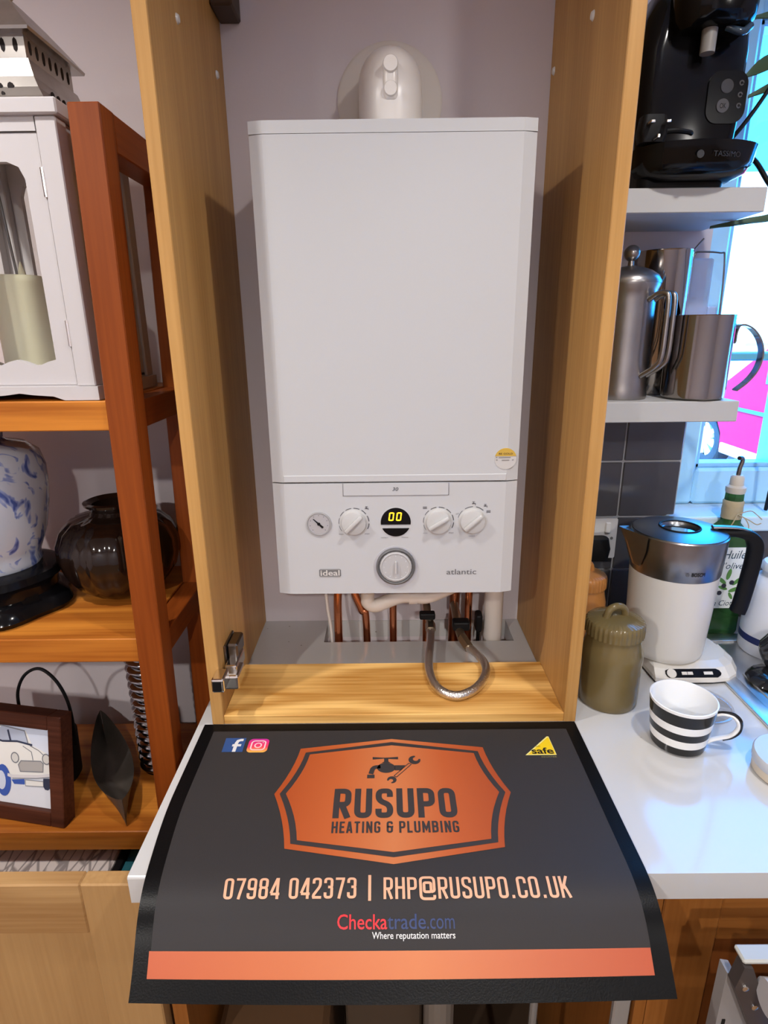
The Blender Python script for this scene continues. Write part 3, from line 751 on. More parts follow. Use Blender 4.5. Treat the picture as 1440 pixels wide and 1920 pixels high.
# ------------------------------------------------------------------ pipework below the boiler
def pipe(name, pts, r, m, label, cat='pipe', group=None, sub=8, n=14):
    return obj(name, tube(B(), pts, r, n, sub), m, None, smooth=True, label=label, cat=cat, group=group)
PB = 0.62
cp1 = pipe('copper_pipe', [(-0.1105, 1.125, 1.103), (-0.108, 1.125, 1.06), (-0.100, 1.12, 1.02), (-0.104, 1.12, 0.97), (-0.104, 1.12, PB)], 0.0085, M_COPPER, 'leftmost bent copper pipe under the boiler beside the thin white cable')
pipe('copper_pipe', [(-0.076, 1.13, 1.103), (-0.076, 1.13, 1.05), (-0.070, 1.13, 1.01), (-0.054, 1.13, 0.965), (-0.045, 1.13, 0.93), (-0.044, 1.13, PB)], 0.0078, M_COPPER, 'curved copper pipe second from left under the boiler')
pipe('copper_pipe', [(0.0120, 1.13, 1.103), (0.0120, 1.13, 0.97), (0.0120, 1.13, PB)], 0.0078, M_COPPER, 'straight copper pipe in the middle under the boiler', sub=1)
pipe('copper_pipe', [(0.083, 1.14, 1.103), (0.083, 1.14, PB)], 0.0078, M_COPPER, 'copper pipe just behind the left end of the braided hose', sub=1)
pipe('copper_pipe', [(0.150, 1.15, 1.103), (0.144, 1.15, 1.0), (0.142, 1.15, PB)], 0.011, mat('copper_dull', (0.35, 0.13, 0.07), 0.35, metal=1), 'thick dull copper pipe behind the right end of the braided hose')
pipe('copper_pipe', [(0.172, 1.135, 1.103), (0.172, 1.135, PB)], 0.0078, M_COPPER, 'rightmost bright copper pipe under the boiler', sub=1)
pipe('white_cable', [(-0.128, 1.115, 1.104), (-0.1275, 1.112, 1.05), (-0.124, 1.11, 0.98), (-0.118, 1.105, 0.93), (-0.113, 1.10, 0.80)], 0.0033, M_PIPEW, 'thin white cable hanging left of the copper pipes', 'cable')
cond = thing('condensate_pipe', 'white plastic condensate pipe bent across beneath the boiler', 'pipe', (-0.04, 1.06, 1.0))
b = tube(B(), [(-0.0385, 1.05, 1.106), (-0.0385, 1.05, 1.035), (-0.0370, 1.05, 1.022), (-0.027, 1.05, 1.0155), (-0.014, 1.05, 1.018), (0.022, 1.05, 1.033), (0.050, 1.05, 1.035), (0.075, 1.05, 1.033), (0.105, 1.05, 1.044), (0.150, 1.05, 1.068), (0.20, 1.05, 1.103)], 0.0135, 18, 6)
obj('pipe_run', b, M_PIPEW, cond, smooth=True)
obj('joint_collar', tube(B(), [(0.042, 1.05, 1.0345), (0.058, 1.05, 1.0345)], 0.0155, 18, 1), M_PIPEW, cond, smooth=True)
wst = thing('waste_stub', 'upright white plastic waste pipe at right below the boiler', 'pipe', (0.222, 1.12, 0.62))
b = B(); lathe(b, [(0.0, PB), (0.0195, PB), (0.0195, 1.046), (0.0215, 1.046), (0.0215, 1.052), (0.017, 1.052), (0.017, 1.0), (0, 1.0)], (0.222, 1.12, 0), 28)
obj('outer_pipe', b, M_PIPEW, wst, smooth=True)
obj('inner_pipe', tube(B(), [(0.222, 1.12, 1.0), (0.222, 1.12, 1.1035)], 0.0115, 18, 1), M_PIPEW, wst, smooth=True)

hose = thing('filling_loop', 'looped braided steel filling hose resting on the cupboard floor', 'hose', (0.125, 0.95, 0.93))
hp = [(0.0880, 1.082, 0.946), (0.0865, 1.062, 0.942), (0.083, 1.025, 0.940), (0.078, 0.985, 0.939), (0.0755, 0.945, 0.9365), (0.080, 0.905, 0.936), (0.094, 0.877, 0.9355), (0.1165, 0.8655, 0.9355),
      (0.141, 0.876, 0.936), (0.163, 0.900, 0.937), (0.1765, 0.930, 0.940), (0.1785, 0.960, 0.940), (0.169, 0.990, 0.942), (0.157, 1.010, 0.943)]
obj('braided_hose', tube(B(), hp, 0.0080, 16, 8), M_BRAID, hose, smooth=True)
obj('hose_nut', tube(B(), [(0.0885, 1.096, 0.950), (0.0880, 1.076, 0.945)], 0.0105, 6, 1), M_BRASS, hose)
b = B(); tube(b, [(0.083, 1.130, 0.975), (0.084, 1.112, 0.965), (0.0885, 1.095, 0.951)], 0.008, 12, 4)
obj('valve_body', b, M_BRASS, hose, smooth=True)
obj('valve_lever', boxm(0.066, 0.098, 1.088, 1.106, 0.962, 0.976, 0.003, 2), M_BLACKM, hose)
obj('hose_nut', tube(B(), [(0.157, 1.010, 0.943), (0.146, 1.035, 0.952)], 0.0105, 6, 1), M_BRASS, hose)
b = B(); tube(b, [(0.146, 1.035, 0.952), (0.143, 1.060, 0.958), (0.142, 1.10, 0.968), (0.142, 1.139, 0.972)], 0.009, 12, 4)
obj('valve_body', b, M_BRASS, hose, smooth=True)
b = B(); box(b, 0.130, 0.164, 1.050, 1.074, 0.956, 0.976, 0.004, 2)
obj('valve_lever', b, M_BLACKM, hose)
bt_ = boxm(0.184, 0.198, 1.10, 1.13, 0.925, 0.965, 0.005, 2); tube(bt_, [(0.191, 1.115, 0.62), (0.191, 1.115, 0.93)], 0.004, 8, 1)
obj('black_tap', bt_, M_BLACKM, label='small black tap lever beside the white waste pipe', cat='tap')
# ------------------------------------------------------------------ printed counter mat
MAT_L = 0.402
_N = 402
_S = [MAT_L*i/_N for i in range(_N+1)]
_Y, _Z = [0.8255], [ZT+0.0022]
_TH = []
for s in _S:
    t = min(1, max(0, (s-0.262)/0.10)); _TH.append(t*t*(3-2*t)*math.radians(47))
for i in range(_N):
    d = MAT_L/_N; _Y.append(_Y[-1]-math.cos(_TH[i])*d); _Z.append(_Z[-1]-math.sin(_TH[i])*d)
def on_mat(x, s, h=0.0):
    """point on the mat: x across, s down its length, h above its face"""
    f = min(max(s/MAT_L*_N, 0), _N); i = min(int(f), _N-1); t = f-i
    y = _Y[i]*(1-t)+_Y[i+1]*t; z = _Z[i]*(1-t)+_Z[i+1]*t; th = _TH[i]*(1-t)+_TH[min(i+1, _N)]*t
    if x < 0:
        q = min(1, max(0, (s-0.15)/0.25)); x = x*(1-0.068*q*q*(3-2*q))
    sag = 0.006*(1-(abs(x)/0.3)**2)*min(1, max(0, (s-0.33)/0.07))       # middle of the free edge hangs a little lower
    return Vector((x, y-h*math.sin(th), z+h*math.cos(th)-sag))
def mat_grid(x0, x1, s0, s1, h0, h1, nx=24, ns=48):
    b = B()
    T = [[b.verts.new(on_mat(x0+(x1-x0)*i/nx, s0+(s1-s0)*j/ns, h1)) for i in range(nx+1)] for j in range(ns+1)]
    U = [[b.verts.new(on_mat(x0+(x1-x0)*i/nx, s0+(s1-s0)*j/ns, h0)) for i in range(nx+1)] for j in range(ns+1)]
    for j in range(ns):
        for i in range(nx):
            b.faces.new((T[j][i], T[j][i+1], T[j+1][i+1], T[j+1][i])); b.faces.new((U[j][i], U[j+1][i], U[j+1][i+1], U[j][i+1]))
    for j in range(ns):
        b.faces.new((T[j][0], T[j+1][0], U[j+1][0], U[j][0])); b.faces.new((T[j][nx], U[j][nx], U[j+1][nx], T[j+1][nx]))
    for i in range(nx):
        b.faces.new((T[0][i], U[0][i], U[0][i+1], T[0][i+1])); b.faces.new((T[ns][i], T[ns][i+1], U[ns][i+1], U[ns][i]))
    return b
M_RUBBER = mat('mat_rubber', (0.004, 0.004, 0.0045), 0.34, spec=0.14, bump=0.1, bscale=500)
M_MATINK = mat('mat_charcoal', (0.036, 0.033, 0.034), 0.5, spec=0.15, bump=0.12, bscale=700)
M_MATDK = mat('mat_ink_dark', (0.035, 0.030, 0.032), 0.45)
cop = [(0.0, (0.36, 0.062, 0.014)), (0.28, (0.48, 0.11, 0.030)), (0.5, (0.56, 0.18, 0.065)), (0.72, (0.46, 0.10, 0.030)), (1.0, (0.32, 0.055, 0.018))]
M_COPB = ramp_mat('copper_print', 'X', -0.17, 0.18, cop, 0.45, spec=0.2)
M_COPS = ramp_mat('copper_stripe', 'X', -0.30, 0.30, [(0, (0.45, 0.07, 0.014)), (0.25, (0.52, 0.12, 0.03)), (0.55, (0.58, 0.17, 0.05)), (0.8, (0.48, 0.10, 0.03)), (1, (0.42, 0.065, 0.018))], 0.45)
M_PEACH = mat('peach_ink', (0.70, 0.38, 0.23), 0.5)
bm_ = mat_grid(-0.3035, 0.3065, 0.0, MAT_L, -0.0018, 0.0, 24, 60)
matt = thing('counter_mat', 'black rubber counter mat with copper logo drooping over the worktop edge', 'mat', (0.0015, 0.62, ZT))
obj('rubber_sheet', bm_, M_RUBBER, matt, smooth=True)
obj('printed_field', mat_grid(-0.2835, 0.2870, 0.0185, 0.3575, 0.0, 0.0004, 20, 60), M_MATINK, matt, smooth=True)
obj('copper_band', mat_grid(-0.2855, 0.2865, 0.3565, 0.3810, 0.0, 0.0006, 20, 6), M_COPS, matt, smooth=True)
def flat_poly(name, poly, h, m, parent=matt):
    b = B(); vs = [b.verts.new(on_mat(x, s, h)) for x, s in poly]; f = b.faces.new(vs)
    bmesh.ops.triangulate(b, faces=[f]); return obj(name, b, m, parent)
P_OUT = [(0.0045, 0.0405), (0.1455, 0.0615), (0.1700, 0.1545), (0.1442, 0.2455), (0.0045, 0.2690), (-0.1352, 0.2455), (-0.1610, 0.1545), (-0.1365, 0.0615)]
P_MID = [(0.0045, 0.0480), (0.1365, 0.0705), (0.1625, 0.1545), (0.1372, 0.2385), (0.0045, 0.2595), (-0.1282, 0.2385), (-0.1535, 0.1545), (-0.1275, 0.0705)]
P_IN = [(0.0045, 0.0560), (0.1296, 0.0752), (0.1538, 0.1545), (0.1292, 0.2335), (0.0045, 0.2523), (-0.1202, 0.2335), (-0.1448, 0.1545), (-0.1206, 0.0752)]
def curve_sides(P):
    out = []
    for i, p in enumerate(P):
        q = P[(i+1) % len(P)]
        bow = {1: -0.004, 2: -0.004, 5: 0.004, 6: 0.004, 0: 0, 3: 0, 4: 0, 7: 0}[i]
        for k in range(6):
            t = k/6; out.append((p[0]*(1-t)+q[0]*t+bow*4*t*(1-t), p[1]*(1-t)+q[1]*t))
    return out
badge = flat_poly('badge_rim', curve_sides(P_OUT), 0.0008, M_COPB)
flat_poly('badge_line', curve_sides(P_MID), 0.0011, M_MATDK, badge)
flat_poly('badge_face', curve_sides(P_IN), 0.0014, M_COPB, badge)

# condensed stroke lettering
def rpath(pts, r, closed=False, n=5):
    out = []; N = len(pts)
    for i, p in enumerate(pts):
        p = Vector(p)
        if not closed and i in (0, N-1): out.append(p); continue
        a, c = Vector(pts[i-1])-p, Vector(pts[(i+1) % N])-p
        if a.length < 1e-9 or c.length < 1e-9: continue
        q = min(r, a.length*0.49, c.length*0.49)
        p0, p2 = p+a.normalized()*q, p+c.normalized()*q
        for k in range(n+1):
            t = k/n; out.append(p0*(1-t)**2+p*2*t*(1-t)+p2*t*t)
    return out
def ribbon(b, pts, hw, fn, closed=False, step=0.18):
    P = []
    M_ = len(pts)
    for i in range(M_ if closed else M_-1):
        a, c = pts[i], pts[(i+1) % M_]
        n = max(1, int((c-a).length/step))
        for k in range(n): P.append(a+(c-a)*(k/n))
    if not closed: P.append(pts[-1])
    N = len(P); prev = None; first = None
    for i, p in enumerate(P):
        if closed: t0, t1 = p-P[i-1], P[(i+1) % N]-p
        else:
            t1 = P[i+1]-p if i < N-1 else p-P[i-1]; t0 = p-P[i-1] if i > 0 else t1
        t0, t1 = t0.normalized(), t1.normalized()
        m = (t0+t1)
        if m.length < 1e-6: m = t1
        m.normalize(); nrm = Vector((-m.y, m.x)); k = hw/max(0.45, nrm.dot(Vector((-t1.y, t1.x))))
        L_, R_ = p+nrm*k, p-nrm*k
        pr = (b.verts.new(fn(L_.x, L_.y)), b.verts.new(fn(R_.x, R_.y)))
        if prev: b.faces.new((prev[0], prev[1], pr[1], pr[0]))
        else: first = pr
        prev = pr
    if closed: b.faces.new((prev[0], prev[1], first[1], first[0]))
def glyph(ch, w, t):
    L_, R_, B_, T_, m = t/2, w-t/2, t/2, 1-t/2, w/2
    r = 0.62*min(w*0.5, 0.24); S = []
    def o(p, rr=r): S.append((rpath(p, rr), False))
    def c(p, rr=r): S.append((rpath(p, rr, True), True))
    def l(*p): S.append(([Vector(q) for q in p], False))
    if ch in 'O0': c([(L_, B_), (R_, B_), (R_, T_), (L_, T_)])
    elif ch == 'U': o([(L_, 1), (L_, B_), (R_, B_), (R_, 1)])
    elif ch == 'S': o([(R_, .70), (R_, T_), (L_, T_), (L_, .58), (R_, .42), (R_, B_), (L_, B_), (L_, .30)])
    elif ch in 'PR':
        l((L_, 0), (L_, 1)); o([(L_, T_), (R_, T_), (R_, .45), (L_, .45)])
        if ch == 'R': l((m*0.95, .45), (R_+t*.05, 0))
    elif ch == 'H': l((L_, 0), (L_, 1)); l((R_, 0), (R_, 1)); l((L_, .5), (R_, .5))
    elif ch == 'E': l((L_, 0), (L_, 1)); l((L_, T_), (w, T_)); l((L_, .51), (w*.9, .51)); l((L_, B_), (w, B_))
    elif ch == 'A': l((L_*.9, 0), (m-t*.12, 1)); l((w-L_*.9, 0), (m+t*.12, 1)); l((L_+t*.3, .25), (R_-t*.3, .25))
    elif ch == 'T': l((0, T_), (w, T_)); l((m, 0), (m, 1))
    elif ch in 'I|': l((m, 0), (m, 1))
    elif ch == 'N': l((L_, 0), (L_, 1)); l((R_, 0), (R_, 1)); l((L_, 1-t*.3), (R_, t*.3))
    elif ch == 'M': l((L_, 0), (L_, 1)); l((R_, 0), (R_, 1)); l((L_, 1-t*.4), (m, .25), (R_, 1-t*.4))
    elif ch == 'G': o([(R_, .70), (R_, T_), (L_, T_), (L_, B_), (R_, B_), (R_, .48), (m, .48)])
    elif ch == '&': o([(R_, .74), (R_, T_), (L_, T_), (L_, B_), (R_, B_), (R_, .52), (L_, .52)]); l((R_, .52), (w*1.06, .52))
    elif ch == 'L': l((L_, 1), (L_, 0)); l((L_, B_), (w, B_))
    elif ch == 'B': l((L_, 0), (L_, 1)); o([(L_, T_), (R_, T_), (R_, .52), (L_, .52)]); o([(L_, .52), (R_, .52), (R_, B_), (L_, B_)])
    elif ch == 'C': o([(R_, .66), (R_, T_), (L_, T_), (L_, B_), (R_, B_), (R_, .34)])
    elif ch == 'K': l((L_, 0), (L_, 1)); l((L_+t*.4, .40), (R_, 1)); l((L_+t*1.0, .56), (R_+t*.1, 0))
    elif ch == '.': l((m, 0), (m, t*1.15))
    elif ch == '7': l((0, T_), (w, T_)); l((R_+t*.05, T_), (w*.38, 0))
    elif ch == '9': c([(L_, .46), (R_, .46), (R_, T_), (L_, T_)]); o([(R_, .6), (R_, B_), (L_, B_), (L_, .27)])
    elif ch == '8': c([(L_, .52), (R_, .52), (R_, T_), (L_, T_)]); c([(L_, B_), (R_, B_), (R_, .52), (L_, .52)])
    elif ch == '4': l((R_-t*.3, 0), (R_-t*.3, 1)); l((R_-t*.5, 1-t*.2), (L_*.6, .25)); l((L_*.4, .22), (w, .22))
    elif ch == '2': o([(L_, .70), (L_, T_), (R_, T_), (R_, .58), (L_, .16), (L_, B_)]); l((L_*.3, B_), (w, B_))
    elif ch == '3': o([(L_, .72), (L_, T_), (R_, T_), (R_, .53), (m*.9, .53)]); o([(m*.9, .53), (R_, .53), (R_, B_), (L_, B_), (L_, .28)])
    elif ch == '@':
        o([(R_, .16), (R_, B_-.06), (L_, B_-.06), (L_, T_+.04), (R_, T_+.04), (R_, .34), (R_-t*1.15, .30)], r*1.2)
        c([(L_+t*1.25, .30), (R_-t*1.15, .30), (R_-t*1.15, .72), (L_+t*1.25, .72)], r*.5)
    return S
WID = {'I': 0.20, '|': 0.20, '.': 0.20, 'M': 0.56, '@': 0.74, ' ': 0.20, 'L': 0.36, 'E': 0.36, 'T': 0.40}
def condensed(name, s_, x0, x1, sb, st_, wdt, t, h, m, parent, gap=0.11, slant=0.0):
    """stroke lettering between x0 and x1; baseline at sb, tops at st_ (mat coordinates)"""
    adv = []; x = 0
    for ch in s_:
        w = WID.get(ch, wdt)*(wdt/0.44 if ch in WID and ch not in 'I|. ' else 1); adv.append((ch, x, w)); x += w+gap
    tot = x-gap; kx = (x1-x0)/tot
    b = B()
    for ch, ox, w in adv:
        if ch == ' ': continue
        for q_, (pts, cl) in enumerate(glyph(ch, w, t)):
            ribbon(b, pts, t/2, lambda u, v, ox=ox, q_=q_: on_mat(x0+(u+ox)*kx+slant*v, sb+(st_-sb)*v, h+q_*0.00012), cl)
    return obj(name, b, m, parent)
condensed('company_lettering', 'RUSUPO', -0.0765, 0.0915, 0.1990, 0.1467, 0.50, 0.175, 0.0018, M_MATDK, badge, 0.10)
condensed('trade_lettering', 'HEATING & PLUMBING', -0.0765, 0.0905, 0.2233, 0.2047, 0.46, 0.155, 0.0018, M_MATDK, badge, 0.13)
condensed('phone_lettering', '07984 042373', -0.2030, -0.0412, 0.3092, 0.2862, 0.40, 0.120, 0.0012, M_PEACH, matt, 0.10)
condensed('divider', '|', -0.0290, -0.0210, 0.3116, 0.2834, 0.40, 0.09, 0.0012, M_PEACH, matt)
condensed('email_lettering', 'RHP@RUSUPO.CO.UK', -0.0081, 0.2095, 0.3100, 0.2864, 0.42, 0.120, 0.0012, M_PEACH, matt, 0.10)
def mt(u, v, h=0.0012): return on_mat(u, v, h)
def mtext(name, s_, x0, x1, sb, st_, m, bold=0.0, h=0.0012, parent=matt):
    b = fit_text(s_, x0, x1, 0, 1, lambda u, v: on_mat(u, sb+(st_-sb)*v, h), bold)
    return obj(name, b, m, parent)
M_RED = mat('red_ink', (0.80, 0.02, 0.03), 0.5); M_NAVY = mat('navy_ink', (0.025, 0.045, 0.14), 0.5); M_WINK = mat('white_ink', (0.72, 0.72, 0.72), 0.5)
mtext('directory_lettering', 'Checka', -0.0635, -0.0040, 0.3380, 0.3243, M_RED, 0.006)
mtext('directory_lettering', 'trade', -0.0035, 0.0398, 0.3380, 0.3243, M_NAVY, 0.006)
mtext('directory_lettering', '.com', 0.0410, 0.0722, 0.3380, 0.3285, M_NAVY, 0.0)
mtext('slogan_lettering', 'Where reputation matters', -0.0220, 0.0722, 0.3482, 0.3402, M_WINK, 0.006)
# social media squares
fb = flat_poly('blue_square', [(-0.2590, 0.0352), (-0.2265, 0.0352), (-0.2260, 0.0675), (-0.2580, 0.0675)], 0.0008, mat('social_blue', (0.025, 0.075, 0.24), 0.5))
b = B()
fnf = lambda u, v: on_mat(u, v, 0.0012)
ribbon(b, [Vector(q) for q in [(-0.2395, 0.0675), (-0.2395, 0.0475), (-0.2380, 0.0425), (-0.2340, 0.0405), (-0.2300, 0.0405)]], 0.0027, fnf, step=0.01)
ribbon(b, [Vector(q) for q in [(-0.2450, 0.0530), (-0.2310, 0.0530)]], 0.0026, lambda u, v: on_mat(u, v, 0.0014), step=0.01)
obj('letter_f', b, M_WINK, fb)
ig_m = ramp_mat('social_gradient', 'Y', 0.758, 0.788, [(0, (0.95, 0.45, 0.08)), (0.35, (0.85, 0.05, 0.10)), (0.7, (0.75, 0.02, 0.18)), (1, (0.50, 0.02, 0.30))], 0.5)
ig = flat_poly('gradient_square', rrect(-0.2205, -0.1885, 0.0375, 0.0690, 0.007), 0.0008, ig_m)
b = B()
ribbon(b, [Vector(q) for q in rrect(-0.2150, -0.1935, 0.0430, 0.0635, 0.005)], 0.0011, fnf, True, 0.01)
ribbon(b, [Vector(q) for q in circ(-0.2043, 0.0533, 0.0050, 24)], 0.0011, fnf, True, 0.01)
vs = [b.verts.new(fnf(x, s)) for x, s in circ(-0.1975, 0.0470, 0.0011, 10)]; b.faces.new(vs)
obj('camera_icon', b, mat('pink_white_ink', (0.85, 0.62, 0.65), 0.5), ig)
# yellow triangle
tr = flat_poly('yellow_triangle', [(0.2075, 0.0800), (0.2505, 0.0375), (0.2535, 0.0375), (0.2550, 0.0800)], 0.0008, mat('pale_yellow_ink', (0.80, 0.72, 0.25), 0.5))
flat_poly('triangle_face', [(0.2120, 0.0785), (0.2508, 0.0405), (0.2528, 0.0405), (0.2537, 0.0785)], 0.0011, mat('yellow_ink', (0.80, 0.55, 0.01), 0.5), tr)
mtext('triangle_lettering', 'safe', 0.2185, 0.2520, 0.0780, 0.0640, mat('ink_black', (0.008, 0.008, 0.008), 0.5), 0.02, 0.0014, tr)
mtext('triangle_lettering', 'GAS', 0.2275, 0.2345, 0.0622, 0.0600, mat('ink_black', (0.008, 0.008, 0.008), 0.5), 0.0, 0.0014, tr)
mtext('register_lettering', 'REGISTER', 0.2310, 0.2540, 0.0855, 0.0828, mat('dull_yellow_ink', (0.28, 0.25, 0.08), 0.5), 0.0, 0.0010, tr)
# tap and spanner emblem
b = B(); fe = lambda u, v: on_mat(u, v, 0.0018)
def fp(poly):
    vs = [b.verts.new(fe(x, s)) for x, s in poly]; f = b.faces.new(vs); bmesh.ops.triangulate(b, faces=[f])
fp([(-0.0245, 0.0825), (-0.0245, 0.0880), (-0.008, 0.0862), (0.0, 0.0868), (0.0140, 0.0880), (0.0140, 0.0825), (0.0, 0.0838), (-0.008, 0.0842)])
fp([(-0.0072, 0.0862), (-0.0008, 0.0862), (-0.0008, 0.0925), (0.0030, 0.0950), (-0.0110, 0.0950), (-0.0072, 0.0925)])
fp([(p[0], p[1]) for p in [(-0.004+0.0135*math.cos(2*PI*k/24), 0.1055+0.0105*math.sin(2*PI*k/24)) for k in range(24)]])
fp([(0.0085, 0.1005), (0.0245, 0.1005), (0.0180, 0.1110), (0.0085, 0.1110)])
ribbon(b, rpath([(-0.0125, 0.1030), (-0.0235, 0.1045), (-0.0265, 0.1180)], 0.006), 0.0036, fe, step=0.01)
fp([(-0.0318, 0.1195), (-0.0210, 0.1195), (-0.0210, 0.1265), (-0.0318, 0.1265)])
def jaw(cx, cy, R, a):
    o_ = circ(cx, cy, R, 26, a+35, a+325); i_ = circ(cx+0.3*R*math.cos(math.radians(a)), cy+0.3*R*math.sin(math.radians(a)), R*0.46, 12, a+310, a+50)
    fp(o_+i_)
jaw(0.0385, 0.0895, 0.0090, -48); jaw(0.0040, 0.1300, 0.0068, 132)
for sft in (-0.0018, 0.0018):
    ribbon(b, [Vector((0.0090+sft, 0.1235+sft*0.7)), Vector((0.0315+sft, 0.0975+sft*0.7))], 0.0006, fe, step=0.01)
ribbon(b, [Vector((0.0072, 0.1222)), Vector((0.0110, 0.1250))], 0.0006, fe, step=0.01); ribbon(b, [Vector((0.0295, 0.0962)), Vector((0.0335, 0.0990))], 0.0006, fe, step=0.01)
obj('tap_emblem', b, M_MATDK, badge)
# ------------------------------------------------------------------ bookcase on the left
SH = {1: 1.4410, 2: 1.0665, 3: 0.6805, 4: 0.300}
bc = thing('bookcase', 'dark cherry wooden open bookcase left of the boiler cupboard', 'bookcase', (-0.76, 0.98, 0))
def post(x0, x1, y0, y1, z1, lean):
    """upright, its foot lean metres further left than its head"""
    b = boxm(x0, x1, y0, y1, 0.0, z1, 0.0015, 1)
    for v in b.verts: v.co.x -= lean*(z1-v.co.z)/z1
    return b
for (x0, lean) in ((-0.3835, 0.037), (-1.19, 0.037)):
    obj('post', post(x0, x0+0.040, 0.830, 0.870, 1.801, lean), M_CHERRY_V, bc)
    obj('post', post(x0-0.002, x0+0.038, 1.060, 1.100, 1.801, lean), M_CHERRY_V, bc)
    obj('top_rail', boxm(x0, x0+0.039, 0.870, 1.060, 1.755, 1.801, 0.0015, 1), M_CHERRY_Y, bc)
for k, z in SH.items():
    ln = 0.037*(1.80-z)/1.80
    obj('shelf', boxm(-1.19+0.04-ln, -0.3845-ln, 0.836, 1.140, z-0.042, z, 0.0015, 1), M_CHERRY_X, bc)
    for x0 in (-0.3835, -1.19):
        obj('side_rail', boxm(x0+0.001-ln, x0+0.037-ln, 0.869, 1.061, z-0.042, z-0.002, 0.001, 1), M_CHERRY_Y, bc)

# --- white lantern on the upper shelf
lz = SH[1]
lx, ly = -0.5145, 0.9525
LH = 0.1075
lan = thing('lantern', 'white wooden lantern with a pierced metal roof on the top shelf', 'lantern', (lx, ly, lz))
b = B()
prof = []
for (u0, u1) in ((-LH, -LH+0.03), (LH-0.03, LH)): pass
base_poly = [(-LH-0.004, 0.001), (-LH+0.045, 0.001), (-LH+0.06, 0.0065), (-0.02, 0.0085), (0, 0.011), (0.02, 0.0085), (LH-0.06, 0.0065), (LH-0.045, 0.001), (LH+0.004, 0.001), (LH+0.004, 0.020), (-LH-0.004, 0.020)]
prism(b, base_poly, lambda u, v, d: Vector((lx+u, ly+d, lz+v)), -LH-0.004, LH+0.004)
obj('plinth', b, M_LANT, lan)
obj('floor_plate', boxm(lx-LH+0.004, lx+LH-0.004, ly-LH+0.004, ly+LH-0.004, lz+0.020, lz+0.026), M_LANT, lan)
zt = 1.7915
pw = 0.0265
for sx in (-1, 1):
    for sy in (-1, 1):
        xa, xb = sorted((lx+sx*LH, lx+sx*(LH-pw))); ya, yb = sorted((ly+sy*LH, ly+sy*(LH-pw)))
        obj('corner_post', boxm(xa, xb, ya, yb, lz+0.020, zt, 0.0015, 1), M_LANT, lan)
obj('eave_plate', boxm(lx-LH-0.006, lx+LH+0.006, ly-LH-0.006, ly+LH+0.006, zt, zt+0.0185, 0.002, 1), M_LANT, lan)
def arched_frame(w0, w1, h0, h1, ow0, ow1, oh0, oh1, fn, d0, d1):
    """panel with a scalloped window opening, as a closed ring"""
    b = B(); n = 10
    inner = [(ow0, oh0+0.012)]
    for k in range(n+1):                     # wavy lower edge
        t = k/n; inner.append((ow0+(ow1-ow0)*t, oh0+0.004*math.cos(t*4*PI)+0.004))
    inner.append((ow1, oh0+0.012)); inner += [(ow1, oh1-0.02), (ow1-0.006, oh1-0.006), (ow1-0.02, oh1), (ow0+0.02, oh1), (ow0+0.006, oh1-0.006), (ow0, oh1-0.02)]
    cx, cy = (ow0+ow1)/2, (oh0+oh1)/2
    def out(u, v):
        dx, dy = u-cx, v-cy
        k = min(((w1 if dx > 0 else w0)-cx)/dx if abs(dx) > 1e-9 else 1e9, ((h1 if dy > 0 else h0)-cy)/dy if abs(dy) > 1e-9 else 1e9)
        return cx+dx*k, cy+dy*k
    pts = list(inner)
    for c in ((w0, h0), (w1, h0), (w1, h1), (w0, h1)):
        dx, dy = c[0]-cx, c[1]-cy                       # add inner points facing the outer corners
        best = None
        for i in range(len(pts)):
            p, q = pts[i], pts[(i+1) % len(pts)]
            den = dx*(q[1]-p[1])-dy*(q[0]-p[0])
            if abs(den) < 1e-12: continue
            t = ((p[0]-cx)*(q[1]-p[1])-(p[1]-cy)*(q[0]-p[0]))/den; s = ((p[0]-cx)*dy-(p[1]-cy)*dx)/den
            if t > 0 and -1e-6 <= s <= 1+1e-6: best = (i, (cx+dx*t, cy+dy*t)); break
        if best: pts.insert(best[0]+1, best[1])
    A = [[b.verts.new(fn(*p, d)) for p in pts] for d in (d0, d1)]; O = [[b.verts.new(fn(*out(*p), d)) for p in pts] for d in (d0, d1)]
    n = len(pts)
    for i in range(n):
        j = (i+1) % n
        b.faces.new((A[0][i], A[0][j], O[0][j], O[0][i])); b.faces.new((A[1][i], O[1][i], O[1][j], A[1][j]))
        b.faces.new((A[0][i], A[1][i], A[1][j], A[0][j])); b.faces.new((O[0][i], O[0][j], O[1][j], O[1][i]))
    return b
z0, z1 = lz+0.0225, zt-0.001
e = LH-pw-0.0012
# door on the front, fixed frames on the other sides
front = lambda u, v, d: Vector((lx+u, ly-LH+d, v))
dr = obj('lantern_door', arched_frame(-e, e, z0, zt-0.018, -e+0.024, e-0.024, z0+0.026, zt-0.05, front, 0.003, 0.014), M_LANT, lan)
obj('door_gap', boxm(lx-e, lx+e, ly-LH+0.012, ly-LH+0.016, zt-0.0195, zt-0.016), M_BLACKM, dr)
obj('top_bar', boxm(lx-e, lx+e, ly-LH+0.001, ly-LH+0.014, zt-0.0165, zt), M_LANT, lan)
obj('door_glass', boxm(lx-e+0.01, lx+e-0.01, ly-LH+0.012, ly-LH+0.0135, z0+0.01, zt-0.03), M_LGLASS, dr)
for hz in (1.515, 1.70):
    obj('hinge', tube(B(), [(lx+e+0.0006, ly-LH+0.001, hz), (lx+e+0.0006, ly-LH+0.001, hz+0.034)], 0.0026, 8, 1), M_CHROME, dr)
